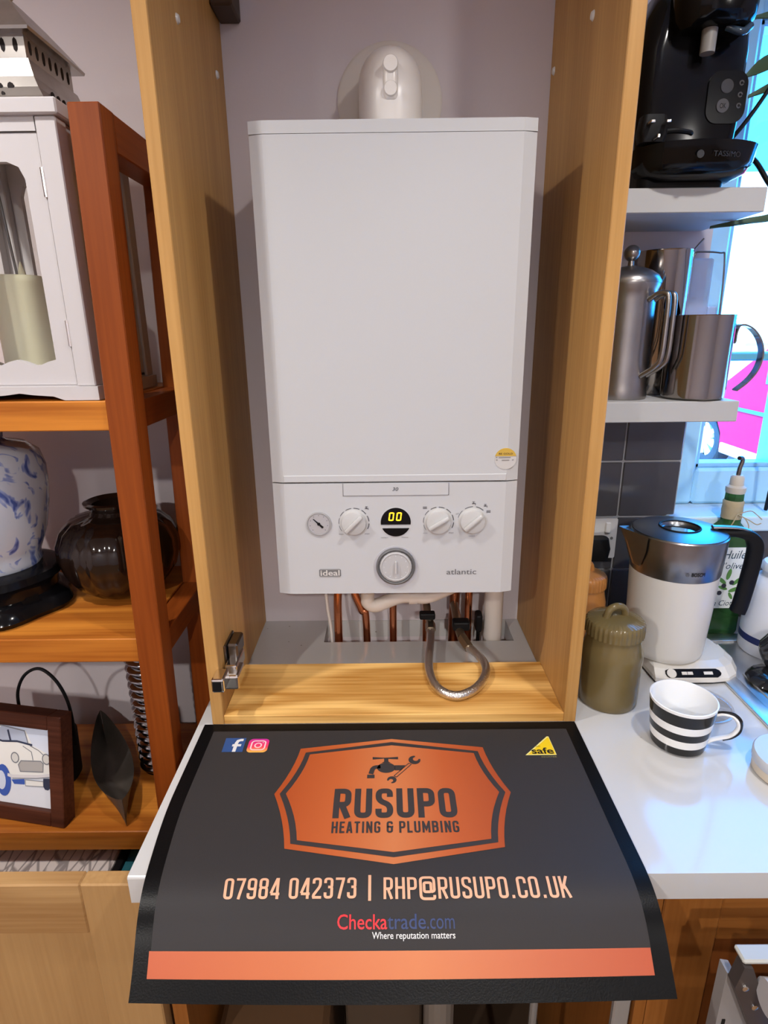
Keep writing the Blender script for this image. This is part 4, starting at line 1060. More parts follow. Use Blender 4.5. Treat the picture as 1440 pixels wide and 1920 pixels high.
for (nm, fn) in (('side_frame', lambda u, v, d: Vector((lx+LH-d, ly+u, v))), ('side_frame', lambda u, v, d: Vector((lx-LH+d, ly+u, v))), ('back_frame', lambda u, v, d: Vector((lx+u, ly+LH-d, v)))):
    obj(nm, arched_frame(-e, e, z0, z1, -e+0.016, e-0.016, z0+0.02, zt-0.03, fn, 0.004, 0.013), M_LANT, lan)
obj('side_glass', boxm(lx+LH-0.009, lx+LH-0.0075, ly-e, ly+e, z0+0.01, zt-0.02), M_LGLASS, lan)
obj('back_glass', boxm(lx-e, lx+e, ly+LH-0.009, ly+LH-0.0075, z0+0.01, zt-0.02), M_LGLASS, lan)
# pierced metal roof: flared skirt, vent band, cap
zr = zt+0.0185
def square_loft(prof, name, m, parent, cap=True):
    b = B(); R = [[b.verts.new((lx+sx*h, ly+sy*h, z)) for sx, sy in ((-1, -1), (1, -1), (1, 1), (-1, 1))] for h, z in prof]
    for A, C in zip(R, R[1:]):
        for i in range(4): b.faces.new((A[i], A[(i+1) % 4], C[(i+1) % 4], C[i]))
    if cap: b.faces.new(R[0][::-1]); b.faces.new(R[-1])
    return obj(name, b, m, parent)
skirt_p = [(0.094, zr), (0.086, zr+0.010), (0.078, zr+0.022), (0.071, zr+0.036), (0.066, zr+0.050), (0.0635, zr+0.058)]
skirt = square_loft(skirt_p, 'roof_skirt', M_LSTEEL, lan)
zb = zr+0.058
band = square_loft([(0.060, zb), (0.060, zb+0.030)], 'vent_band', M_LSTEEL, lan)
capo = square_loft([(0.0735, zb+0.0275), (0.0745, zb+0.031), (0.060, zb+0.048), (0.042, zb+0.068), (0.022, zb+0.088), (0.010, zb+0.098)], 'roof_cap', M_LSTEEL, lan)
ring = [(lx+0.03*math.cos(a), ly, zb+0.112+0.03*math.sin(a)) for a in [2*PI*k/14 for k in range(14)]]
obj('carry_ring', tube(B(), ring, 0.003, 8, 3, closed=True), M_LSTEEL, capo, smooth=True)
def hole(parent, side, u, z, h, r, rz):
    b = B(); poly = [(r*math.cos(2*PI*k/8), rz*math.sin(2*PI*k/8)) for k in range(8)]
    if side == 'F': prism(b, poly, lambda a, c, d: Vector((lx+u+a, ly-h-d, z+c)), -0.001, 0.0006)
    else: prism(b, poly, lambda a, c, d: Vector((lx+h+d, ly+u+a, z+c)), -0.001, 0.0006)
    obj('piercing', b, M_HOLE, parent)
for side in 'FR':
    for k in range(-3, 4):
        hole(band, side, k*0.016, zb+0.016, 0.060, 0.003, 0.008)
        hole(skirt, side, k*0.0145, zr+0.0225, 0.0785, 0.0040, 0.0046); 
    for k in range(-3, 3): hole(skirt, side, k*0.0145+0.007, zr+0.0125, 0.0850, 0.0022, 0.0026)
# candle standing inside
cx, cy = -0.5530, 0.9525
b = B(); lathe(b, [(0, 0), (0.037, 0), (0.037, 0.138), (0.0365, 0.146), (0.0345, 0.148), (0.0335, 0.142), (0.031, 0.133), (0, 0.131)], (cx, cy, lz+0.0262), 40, wob=lambda a, k: 1)
cd = thing('candle', 'cream pillar candle inside the white lantern', 'candle', (cx, cy, lz+0.0262))
obj('wax', b, M_CREAM, cd, smooth=True)
b = B(); lathe(b, [(0.0028, 0.13), (0.0055, 0.140), (0.0050, 0.152), (0.0015, 0.164), (0, 0.167)], (cx+0.019, cy-0.018, lz+0.0262), 14)
obj('flame_tip', b, M_CREAM, cd, smooth=True)
# hanging reed inside: thin dark rod behind the glass
obj('wick_rod', tube(B(), [(cx+0.002, cy, lz+0.155), (cx-0.008, cy, lz+0.345)], 0.0020, 8, 1), M_GPLAST, cd)

# --- blue and white ginger jar on its stand
gx, gy, gz = -0.683, 0.960, SH[2]
gj = thing('ginger_jar', 'blue and white porcelain jar on a black carved stand at left', 'jar', (gx, gy, gz))
def lobes(a, k): return 1+0.05*math.cos(6*a) if k in (1, 2, 3, 4) else 1+0.015*math.cos(6*a)
b = B(); lathe(b, [(0, 0.0005), (0.104, 0.0005), (0.111, 0.010), (0.106, 0.022), (0.098, 0.028), (0.090, 0.036), (0.092, 0.052), (0.100, 0.062), (0.096, 0.074), (0.080, 0.080), (0, 0.080)], (gx, gy, gz), 60, wob=lobes)
obj('stand', b, M_BLACK, gj, smooth=True)
b = B(); lathe(b, [(0, 0.080), (0.068, 0.080), (0.072, 0.088), (0.070, 0.098), (0.076, 0.112), (0.087, 0.140), (0.096, 0.180), (0.101, 0.215), (0.102, 0.250), (0.096, 0.275), (0.078, 0.290), (0.050, 0.297), (0.046, 0.302)], (gx, gy, gz), 48)
obj('jar_body', b, M_BLUEWHITE, gj, smooth=True)
b = B(); lathe(b, [(0.046, 0.300), (0.048, 0.314), (0.046, 0.322), (0.040, 0.324), (0.0, 0.324)], (gx, gy, gz), 40)
obj('jar_lid', b, M_BLUEWHITE, gj, smooth=True)

# --- brown ribbed jar
rx, ry, rz = -0.497, 1.030, SH[2]
b = B()
ribs = lambda a, k: 1+(0.036*abs(math.sin(9*a))-0.022 if 2 <= k <= 10 else 0)
lathe(b, [(0, 0.0005), (0.050, 0.0005), (0.060, 0.006), (0.080, 0.022), (0.097, 0.048), (0.105, 0.078), (0.104, 0.104), (0.094, 0.128), (0.077, 0.144), (0.058, 0.151), (0.044, 0.154), (0.040, 0.160), (0.043, 0.166), (0.050, 0.170), (0.051, 0.175), (0.045, 0.177), (0.037, 0.170), (0.035, 0.150), (0, 0.148)], (rx, ry, rz), 108, wob=ribs)
obj('round_jar', b, mat('brown_lustre', (0.012, 0.006, 0.004), 0.10, spec=0.5, coat=0.2), None, smooth=True, label='glossy dark brown ribbed round jar on the middle shelf', cat='jar')

# --- framed car picture on the lower shelf
pf = thing('picture_frame', 'dark reddish wooden frame with a white vintage car picture', 'picture', (-0.5849, 0.842, SH[3]+0.0008), rotz=-0.187)
PW, PH, FT, FD = 0.30, 0.2090, 0.027, 0.030
tilt = math.radians(-11)
TM = Matrix.Rotation(tilt, 4, 'X')
def lean(b):
    bmesh.ops.transform(b, matrix=TM, verts=b.verts[:]); return b
for (x0, x1, z0, z1, nm) in ((-FT, 0, 0, PH, 'frame_side'), (-PW, -PW+FT, 0, PH, 'frame_side'), (-PW+FT, -FT, 0, FT, 'frame_rail'), (-PW+FT, -FT, PH-FT, PH, 'frame_rail')):
    obj(nm, lean(boxm(x0, x1, 0, FD, z0, z1, 0.0015, 1)), M_DARKWOOD, pf, local=True)
obj('frame_backing', lean(boxm(-PW+0.01, -0.01, 0.020, 0.026, 0.01, PH-0.01)), M_BLACKM, pf, local=True)
pic = obj('print', lean(boxm(-PW+FT-0.002, -FT+0.002, 0.010, 0.016, FT-0.002, PH-FT+0.002)), ramp_mat('picture_paper', 'Z', 0.03, 0.2, [(0, (0.74, 0.76, 0.82)), (0.6, (0.70, 0.74, 0.84)), (1, (0.50, 0.58, 0.74))], 0.4), pf, local=True)
# drawing on the paper: u from the right inner edge leftwards, v up from the bottom inner edge, in units of the opening
OW, OH = PW-2*FT, PH-2*FT
def pp(u, v, d): return TM @ Vector((-FT-OW*0.01-u*OH*0.80, 0.010-d, FT+v*OH))
def pen(name, poly, m, d=0.0004):
    b = B(); vs = [b.verts.new(pp(u, v, d)) for u, v in poly]; f = b.faces.new(vs); bmesh.ops.triangulate(b, faces=[f]); obj(name, b, m, pic, local=True)
def line(name, pts, w, m, d=0.0008, cl=False):
    b = B(); ribbon(b, [Vector(p) for p in pts], w, lambda u, v: pp(u, v, d), cl, step=0.3); obj(name, b, m, pic, local=True)
M_PG = mat('pencil_grey', (0.20, 0.21, 0.24), 0.7); M_PB = mat('paint_blue', (0.04, 0.10, 0.42), 0.6); M_PW = mat('paint_white', (0.80, 0.79, 0.76), 0.6); M_PGL = mat('paint_glass', (0.45, 0.50, 0.62), 0.6); M_PD = mat('paint_dark', (0.03, 0.04, 0.08), 0.6); M_PGR = mat('paint_grille', (0.42, 0.40, 0.39), 0.6)
pen('painted_body', [(0.03, 0.40), (0.02, 0.62), (0.08, 0.69), (0.30, 0.76), (0.40, 0.93), (0.80, 0.97), (1.2, 0.92), (1.5, 0.62), (1.5, 0.36), (0.85, 0.34), (0.62, 0.36)], M_PW)
pen('painted_windscreen', [(0.37, 0.78), (0.42, 0.93), (0.80, 0.965), (0.98, 0.80), (0.70, 0.775)], M_PGL, 0.0007)
pen('painted_grille', [(0.14, 0.45), (0.13, 0.555), (0.17, 0.58), (0.50, 0.555), (0.55, 0.50), (0.52, 0.42)], M_PGR, 0.0007)
line('painted_grille_edge', [(0.14, 0.45), (0.13, 0.555), (0.17, 0.58), (0.50, 0.555), (0.55, 0.50), (0.52, 0.42)], 0.006, M_PG, 0.001, True)
for (u, v) in ((0.075, 0.615), (0.60, 0.585)):
    pen('painted_headlamp', [(u+0.062*math.cos(t), v+0.062*math.sin(t)) for t in [2*PI*k/18 for k in range(18)]], mat('paint_lamp', (0.66, 0.65, 0.62), 0.6), 0.0009)
    line('painted_headlamp_ring', [(u+0.062*math.cos(t), v+0.062*math.sin(t)) for t in [2*PI*k/18 for k in range(18)]], 0.007, M_PG, 0.0012, True)
line('painted_bumper', [(0.0, 0.425), (0.25, 0.385), (0.66, 0.345), (0.74, 0.36)], 0.02, mat('paint_bumper', (0.68, 0.66, 0.68), 0.6), 0.0012)
line('painted_bumper_line', [(0.0, 0.405), (0.25, 0.362), (0.66, 0.322)], 0.005, M_PG, 0.0014)
pen('painted_plate', [(0.14, 0.27), (0.14, 0.335), (0.44, 0.325), (0.44, 0.25)], M_PW, 0.001)
line('painted_plate_edge', [(0.14, 0.27), (0.14, 0.335), (0.44, 0.325), (0.44, 0.25)], 0.004, M_PG, 0.0014, True)
pen('painted_tyre', [(0.04, 0.25), (0.03, 0.38), (0.14, 0.37), (0.15, 0.28), (0.12, 0.235), (0.07, 0.23)], M_PD, 0.0009)
c0 = [(0.82+0.13*math.cos(t), 0.28+0.20*math.sin(t)) for t in [2*PI*k/22 for k in range(22)]]
pen('painted_wheel', c0, M_PB, 0.0009)
pen('painted_hub', [(0.85+0.075*math.cos(t), 0.28+0.12*math.sin(t)) for t in [2*PI*k/18 for k in range(18)]], mat('paint_hub', (0.60, 0.66, 0.80), 0.6), 0.0012)
line('painted_roof', [(0.37, 0.78), (0.42, 0.93), (0.80, 0.965), (1.2, 0.93)], 0.008, M_PG)
line('painted_scuttle', [(0.30, 0.765), (0.55, 0.79), (0.80, 0.77), (1.0, 0.80)], 0.012, M_PD)
line('painted_wiper', [(0.66, 0.78), (0.70, 0.92)], 0.016, M_PD); line('painted_pillar', [(0.93, 0.79), (0.95, 0.94)], 0.010, M_PD)
line('painted_bonnet', [(0.30, 0.58), (0.32, 0.68), (0.46, 0.74)], 0.005, M_PG); line('painted_bonnet', [(0.12, 0.66), (0.20, 0.71), (0.34, 0.755)], 0.005, M_PG)
pen('painted_shadow', [(0.46, 0.26), (0.46, 0.33), (0.68, 0.30), (0.64, 0.25)], M_PB, 0.0006)
obj('strut', lean(boxm(-0.19, -0.15, 0.028, 0.034, 0.02, 0.16)), M_BLACKM, pf, local=True)

# thin dark strap rising behind the picture: handle of a dark pot
hp2 = thing('handled_basket', 'small dark basket with a thin arched handle behind the car picture', 'basket', (-0.672, 0.97, SH[3]))
b = B(); lathe(b, [(0, 0.0005), (0.040, 0.0005), (0.046, 0.010), (0.050, 0.10), (0.047, 0.10), (0.042, 0.012), (0, 0.012)], (-0.664, 0.97, SH[3]), 30)
obj('basket_body', b, M_BLACKM, hp2, smooth=True)
obj('handle', tube(B(), [(-0.709, 0.97, SH[3]+0.08), (-0.7095, 0.97, SH[3]+0.165), (-0.704, 0.97, SH[3]+0.205), (-0.684, 0.97, SH[3]+0.238), (-0.655, 0.97, SH[3]+0.250), (-0.630, 0.97, SH[3]+0.226), (-0.6155, 0.97, SH[3]+0.185), (-0.612, 0.97, SH[3]+0.14), (-0.615, 0.97, SH[3]+0.08)], 0.0030, 8, 6), M_BLACKM, hp2, smooth=True)

# leaf-shaped dish pointing at the room
ld = B()
A0, A1 = Vector((-0.474, 0.846, SH[3])), Vector((-0.632, 1.105, SH[3]))
dv = (A1-A0); ln = dv.length; dv.normalize(); sv = Vector((dv.y, -dv.x, 0))
N, K = 26, 12
outer, inner = [], []
for i in range(N+1):
    t = i/N; w = 0.0365*(math.sin(PI*min(1, t*1.0))**0.75)+0.0004; h = 0.030+0.030*(2*t-1)**2
    ro, ri = [], []
    for k in range(K+1):
        a = -1+2*k/K; p = A0+dv*(t*ln)+sv*(w*a)
        ro.append(ld.verts.new(p+Vector((0, 0, 0.0006+h*abs(a)**1.8)))); ri.append(ld.verts.new(p+Vector((0, 0, 0.0046+(h-0.0035)*abs(a)**1.8))))
    outer.append(ro); inner.append(ri)
for i in range(N):
    for k in range(K):
        ld.faces.new((outer[i][k], outer[i][k+1], outer[i+1][k+1], outer[i+1][k])); ld.faces.new((inner[i][k], inner[i+1][k], inner[i+1][k+1], inner[i][k+1]))
    ld.faces.new((outer[i][0], outer[i+1][0], inner[i+1][0], inner[i][0])); ld.faces.new((outer[i][K], inner[i][K], inner[i+1][K], outer[i+1][K]))
for i in (0, N):
    for k in range(K): ld.faces.new((outer[i][k], inner[i][k], inner[i][k+1], outer[i][k+1]))
obj('leaf_dish', ld, mat('dark_stone', (0.060, 0.050, 0.042), 0.42, bump=0.4, bscale=60, vary=0.3, vscale=20), None, smooth=True, label='long dark leaf-shaped dish pointing forwards on the lower shelf', cat='dish')

# ringed metallic vase half hidden by the post
vx, vy, vz = -0.468, 1.010, SH[3]
pr = [(0, 0.0005), (0.036, 0.0005)]
for k in range(15):
    zz = 0.004+k*0.0185
    pr += [(0.033, zz), (0.0400, zz+0.004), (0.0425, zz+0.0085), (0.0400, zz+0.013), (0.033, zz+0.0165)]
pr += [(0.030, 0.29), (0.026, 0.29), (0.026, 0.26), (0, 0.26)]
obj('ringed_vase', lathe(B(), pr, (vx, vy, vz), 40), mat('smoked_chrome', (0.45, 0.46, 0.48), 0.10, metal=1), None, smooth=True, label='tall smoked silver ringed vase behind the bookcase post', cat='vase')

# boxes under the lowest visible shelf
def leafy():
    m = bpy.data.materials.new('leaf_sprig_paper'); m.use_nodes = True
    nt = m.node_tree; L = nt.links; b = nt.nodes['Principled BSDF']
    tc = nt.nodes.new('ShaderNodeTexCoord'); mp = nt.nodes.new('ShaderNodeMapping'); mp.inputs['Rotation'].default_value = (0, 0, 0.6); mp.inputs['Scale'].default_value = (60, 16, 30)
    L.new(tc.outputs['Object'], mp.inputs[0])
    v = nt.nodes.new('ShaderNodeTexVoronoi'); v.feature = 'DISTANCE_TO_EDGE'; v.inputs['Scale'].default_value = 1.0; L.new(mp.outputs[0], v.inputs['Vector'])
    cr = nt.nodes.new('ShaderNodeValToRGB'); e = cr.color_ramp.elements; e[0].position = 0.03; e[0].color = (0.30, 0.26, 0.25, 1); e[1].position = 0.10; e[1].color = (0.74, 0.66, 0.62, 1)
    L.new(v.outputs['Distance'], cr.inputs[0]); L.new(cr.outputs[0], b.inputs['Base Color']); b.inputs['Roughness'].default_value = 0.7
    return m
sb = thing('storage_box', 'white storage box with a leafy twig pattern under the bookcase shelf', 'box', (-0.78, 0.94, SH[4]))
M_LEAFY = leafy()
obj('box_body', boxm(-1.02, -0.512, 0.80, 1.07, SH[4]+0.0005, 0.565, 0.003, 1), M_LEAFY, sb)
obj('box_lid', boxm(-1.024, -0.508, 0.796, 1.074, 0.565, 0.602, 0.003, 1), M_LEAFY, sb)
tb = thing('teal_book', 'black and teal book standing beside the patterned storage box', 'book', (-0.484, 0.92, SH[4]))
obj('cover', boxm(-0.503, -0.489, 0.815, 1.03, SH[4]+0.0005, 0.605, 0.001, 1), M_BLACKM, tb)
obj('teal_cover', boxm(-0.489, -0.455, 0.812, 1.03, SH[4]+0.0005, 0.600, 0.002, 1), mat('teal_marble', (0.03, 0.16, 0.20), 0.3, vary=0.8, vscale=40), tb)
# ------------------------------------------------------------------ white shelves on the right
S1, S2 = 1.4115, 1.7330
YS = 1.000
def wshelf(z, t, x1, label):
    return obj('wall_shelf', boxm(0.3092, x1, YS, YW-0.0006, z-t, z, 0.0012, 1), M_SHELFW, label=label, cat='shelf', group='white floating shelves')
wshelf(S1, 0.0345, 0.5945, 'lower white floating shelf holding the steel jugs')
wshelf(S2, 0.0345, 0.5835, 'upper white floating shelf holding the black coffee machine')

# --- coffee machine
km = thing('coffee_machine', 'black pod coffee machine on the upper white shelf', 'coffee machine', (0.467, 1.08, S2))
def loft(bm, secs):
    """secs: list of (polygon of (x, y), z)"""
    R = [[bm.verts.new((x, y, z)) for x, y in p] for p, z in secs]
    n = len(R[0])
    for A, C in zip(R, R[1:]):
        for i in range(n): bm.faces.new((A[i], A[(i+1) % n], C[(i+1) % n], C[i]))
    bm.faces.new(R[0][::-1]); bm.faces.new(R[-1]); return bm
def bodyp(x0, x1, y0, y1, r): return rrect(x0, x1, y0, y1, r, 6)
b = B(); loft(b, [(bodyp(0.392, 0.535, 1.020, 1.180, 0.020), 1.768), (bodyp(0.388, 0.541, 1.020, 1.182, 0.022), 1.83), (bodyp(0.386, 0.545, 1.022, 1.183, 0.026), 1.92), (bodyp(0.392, 0.543, 1.024, 1.183, 0.03), 1.965), (bodyp(0.405, 0.535, 1.030, 1.180, 0.035), 2.00), (bodyp(0.43, 0.51, 1.05, 1.17, 0.03), 2.015)])
body = obj('body', b, M_BLACK, km, smooth=True)
b = B(); loft(b, [(bodyp(0.390, 0.520, 1.005, 1.182, 0.015), S2+0.0006), (bodyp(0.388, 0.525, 1.000, 1.182, 0.018), 1.768)])
obj('foot', b, M_BLACKM, km, smooth=True)
def trayp(w, d, cx=0.466, y0=1.020, n=18):
    pts = [(cx+w*math.cos(PI+PI*k/n)*1.0, y0-d*abs(math.sin(PI*k/n))**0.7) for k in range(n+1)]
    return pts
b = B(); loft(b, [(trayp(0.060, 0.030), 1.741), (trayp(0.080, 0.052), 1.750), (trayp(0.088, 0.062), 1.762), (trayp(0.0905, 0.068), 1.779), (trayp(0.0915, 0.070), 1.7845), (trayp(0.088, 0.066), 1.7860)])
tray = obj('drip_tray', b, M_BLACK, km, smooth=True)
for k in range(9): obj('grille_bar', boxm(0.40+k*0.0155, 0.404+k*0.0155, 0.966+abs(k-4)*0.002, 1.018, 1.7858, 1.7868), M_BLACKM, tray)
obj('tray_lettering', fit_text('TASSIMO', 0.470, 0.512, 1.763, 1.770, lambda u, v: Vector((u, 0.9525+0.9*(u-0.466)**2*4-0.0012, v))), mat('faint_grey', (0.02, 0.02, 0.024), 0.4), tray)
b = B(); prism(b, circ(0.452, 1.7665, 0.0052, 20), FRONT(0.9535), 0, 0.0010); obj('tray_emblem', b, mat('faint_grey', (0.1, 0.1, 0.11)), tray)
# brew head
b = B(); loft(b, [(bodyp(0.424, 0.520, 0.985, 1.06, 0.030), 1.934), (bodyp(0.418, 0.527, 0.970, 1.06, 0.040), 1.945), (bodyp(0.414, 0.531, 0.965, 1.06, 0.045), 1.975), (bodyp(0.418, 0.527, 0.972, 1.06, 0.04), 2.01)])
obj('brew_head', b, M_BLACK, km, smooth=True)
b = B(); lathe(b, [(0, 1.905), (0.010, 1.905), (0.0105, 1.936), (0, 1.936)], (0.466, 1.003, 0), 20)
obj('spout', b, mat('spout_grey', (0.26, 0.25, 0.24), 0.35), km, smooth=True)
b = tube(B(), [(0.487, 0.998, 1.935), (0.505, 0.990, 1.926), (0.520, 0.998, 1.936)], 0.005, 10, 5); obj('lever', b, mat('lever_glossy', (0.03, 0.05, 0.08), 0.08), km, smooth=True)
# control buttons on the front right
pn = obj('control_panel', prism(B(), rrect(0.482, 0.540, 1.822, 1.890, 0.018), FRONT(1.0205), 0.0, 0.0022), mat('panel_black', (0.003, 0.003, 0.004), 0.2, spec=0.2), km)
bt = mat('button_grey', (0.06, 0.057, 0.063), 0.4)
obj('button', prism(B(), circ(0.506, 1.845, 0.0092, 24), FRONT(1.0205), 0.0022, 0.0034), bt, pn)
obj('button_symbol', fit_text('OK', 0.5015, 0.5105, 1.8415, 1.8480, lambda u, v: Vector((u, 1.0168, v))), mat('panel_black', (0.01, 0.01, 0.01)), pn)
obj('button', prism(B(), circ(0.509, 1.870, 0.0092, 24), FRONT(1.0205), 0.0022, 0.0032), mat('button_dim', (0.028, 0.026, 0.030), 0.4), pn)
for z in (1.845, 1.859, 1.874):
    obj('status_symbol', prism(B(), circ(0.530, z, 0.0036, 12)+circ(0.530, z, 0.0020, 12)[::-1], FRONT(1.0205), 0.0022, 0.0028), bt, pn)

# plug lying on the drip tray, pins towards the room
pg = thing('mains_plug', 'black three-pin plug with steel pins lying on the drip tray', 'plug', (0.395, 0.972, 1.787))
b = B(); loft(b, [(rrect(0.374, 0.408, 0.972, 0.996, 0.006), 1.7872), (rrect(0.371, 0.411, 0.970, 0.998, 0.007), 1.800), (rrect(0.374, 0.408, 0.972, 0.996, 0.007), 1.822)])
obj('plug_body', b, M_BLACKM, pg, smooth=True)
for (x, z, w, h) in ((0.3805, 1.8085, 0.0060, 0.0036), (0.4025, 1.8085, 0.0060, 0.0036), (0.3905, 1.7905, 0.0040, 0.0050)):
    obj('pin', boxm(x-w/2, x+w/2, 0.954, 0.973, z-h/2, z+h/2, 0.0006, 1), M_CHROME, pg)
obj('plug_cord', tube(B(), [(0.410, 0.985, 1.803), (0.425, 0.982, 1.8035), (0.445, 0.985, 1.8025), (0.452, 0.99, 1.802)], 0.0035, 8, 5), M_BLACKM, pg, smooth=True)

obj('black_cable', tube(B(), [(0.548, 1.135, 1.80), (0.566, 1.12, 1.815), (0.586, 1.10, 1.8445), (0.616, 1.10, 1.890), (0.66, 1.11, 1.96), (0.70, 1.15, 2.05), (0.705, 1.185, 2.2)], 0.0035, 8, 6), M_BLACKM, None, smooth=True, label='black cord rising to the right from behind the coffee machine', cat='cable')
obj('black_cable', tube(B(), [(0.540, 1.14, 1.742), (0.565, 1.11, 1.790), (0.580, 1.06, 1.788), (0.592, 1.02, 1.745), (0.606, 1.005, 1.712), (0.66, 1.03, 1.63), (0.76, 1.12, 1.45), (0.80, 1.19, 1.16)], 0.0038, 8, 6), M_BLACKM, None, smooth=True, label='black cable dropping over the right end of the upper shelf', cat='cable')

# --- cafetiere
cx, cy = 0.415, 1.070
cf = thing('cafetiere', 'tall dull steel cafetiere with a ball knob on the lower shelf', 'cafetiere', (cx, cy, S1))
b = B(); lathe(b, [(0, 0.0005), (0.047, 0.0005), (0.048, 0.006), (0.0465, 0.018), (0.0455, 0.03), (0.0455, 0.165), (0.047, 0.178), (0.0505, 0.187), (0.0505, 0.190), (0, 0.190)], (cx, cy, S1), 48)
obj('pot', b, M_STEELB, cf, smooth=True)
b = B(); lathe(b, [(0.0515, 0.190), (0.0515, 0.194), (0.046, 0.203), (0.034, 0.211), (0.018, 0.2165), (0.005, 0.2185), (0.0045, 0.227)], (cx, cy, S1), 48)
lid = obj('lid', b, M_STEELB, cf, smooth=True)
b = B(); lathe(b, [(0.013*math.sin(PI*k/14), 0.238-0.013*math.cos(PI*k/14)) for k in range(15)], (cx, cy, S1), 24)
obj('knob', b, M_STEELB, lid, smooth=True)
def two_bar(dx, dy, off):
    d = Vector((dx, dy, 0)).normalized(); s = Vector((-d.y, d.x, 0))*off; c = Vector((cx, cy, S1))+s
    return tube(B(), [c+d*0.043+Vector((0, 0, 0.163)), c+d*0.058+Vector((0, 0, 0.172)), c+d*0.070+Vector((0, 0, 0.172)), c+d*0.0755+Vector((0, 0, 0.163)), c+d*0.0765+Vector((0, 0, 0.12)), c+d*0.0755+Vector((0, 0, 0.075)), c+d*0.068+Vector((0, 0, 0.058)), c+d*0.043+Vector((0, 0, 0.040))], 0.0042, 12, 6)
obj('handle', two_bar(0.66, -0.75, 0.0115), M_STEELB, cf, smooth=True); obj('handle', two_bar(0.66, -0.75, -0.0115), M_STEELB, cf, smooth=True)

# --- tall polished jug behind
cx, cy = 0.502, 1.1405
tj = thing('tall_jug', 'tall polished steel jug standing behind the wide steel mug', 'jug', (cx, cy, S1))
b = B(); lathe(b, [(0, 0.0005), (0.044, 0.0005), (0.0455, 0.004), (0.0455, 0.246), (0.0465, 0.248), (0.0455, 0.2485), (0.0435, 0.244), (0.0435, 0.01), (0, 0.01)], (cx, cy, S1), 48)
obj('jug_body', b, M_STEEL, tj, smooth=True)
obj('lid_tab', tube(B(), [(cx+0.042, cy-0.012, S1+0.247), (cx+0.055, cy-0.02, S1+0.266)], 0.0014, 8, 1), M_STEELD, tj)
obj('wire_handle', tube(B(), [(cx+0.0455, cy-0.005, S1+0.225), (cx+0.050, cy-0.006, S1+0.243), (cx+0.06, cy-0.006, S1+0.246), (cx+0.094, cy-0.006, S1+0.244), (cx+0.103, cy-0.006, S1+0.236), (cx+0.108, cy-0.006, S1+0.16), (cx+0.108, cy-0.006, S1+0.10), (cx+0.10, cy-0.006, S1+0.075), (cx+0.045, cy-0.004, S1+0.07)], 0.0016, 8, 5), M_STEELD, tj, smooth=True)
# frosted container beside it
fcn = thing('plastic_container', 'pale frosted plastic container between the tall jug and the window', 'container', (0.572, 1.152, S1))
obj('container_body', boxm(0.5495, 0.5900, 1.137, 1.180, S1+0.0006, S1+0.236, 0.004, 2), M_FROST, fcn)
obj('container_step', boxm(0.5900, 0.6080, 1.140, 1.178, S1+0.11, S1+0.155, 0.003, 2), M_FROST, fcn)

# --- wide polished mug with an open strap handle
cx, cy = 0.536, 1.047
sm = thing('steel_mug', 'wide polished steel mug with an open curved strap handle', 'mug', (cx, cy, S1))
b = B(); lathe(b, [(0, 0.0005), (0.046, 0.0005), (0.0510, 0.004), (0.0515, 0.010), (0.0515, 0.137), (0.0520, 0.1385), (0.0505, 0.138), (0.0500, 0.012), (0, 0.010)], (cx, cy, S1), 56)
obj('mug_body', b, M_STEEL, sm, smooth=True)
hs = [(cx+0.0515, S1+0.095), (cx+0.058, S1+0.0935), (cx+0.0585, S1+0.108), (cx+0.062, S1+0.120), (cx+0.072, S1+0.1215), (cx+0.088, S1+0.113), (cx+0.102, S1+0.096), (cx+0.109, S1+0.074), (cx+0.105, S1+0.049), (cx+0.092, S1+0.029), (cx+0.074, S1+0.013)]
pts = catmull([(x, 0, z) for x, z in hs], 6)
b = B(); rows = []
for i, p in enumerate(pts):
    t = (pts[min(i+1, len(pts)-1)]-pts[max(i-1, 0)]).normalized(); n_ = Vector((-t.z, 0, t.x))*0.0013
    w = 0.0075
    rows.append([b.verts.new((q.x, cy+s*w, q.z)) for q, s in ((p+n_, -1), (p+n_, 1), (p-n_, 1), (p-n_, -1))])
for A, C in zip(rows, rows[1:]):
    for k in range(4): b.faces.new((A[k], A[(k+1) % 4], C[(k+1) % 4], C[k]))
b.faces.new(rows[0]); b.faces.new(rows[-1][::-1])
obj('strap_handle', b, M_STEEL, sm, smooth=True)
obj('handle_bracket', boxm(cx+0.050, cx+0.0565, cy-0.008, cy+0.008, S1+0.092, S1+0.119, 0.001, 1), M_STEELD, sm)

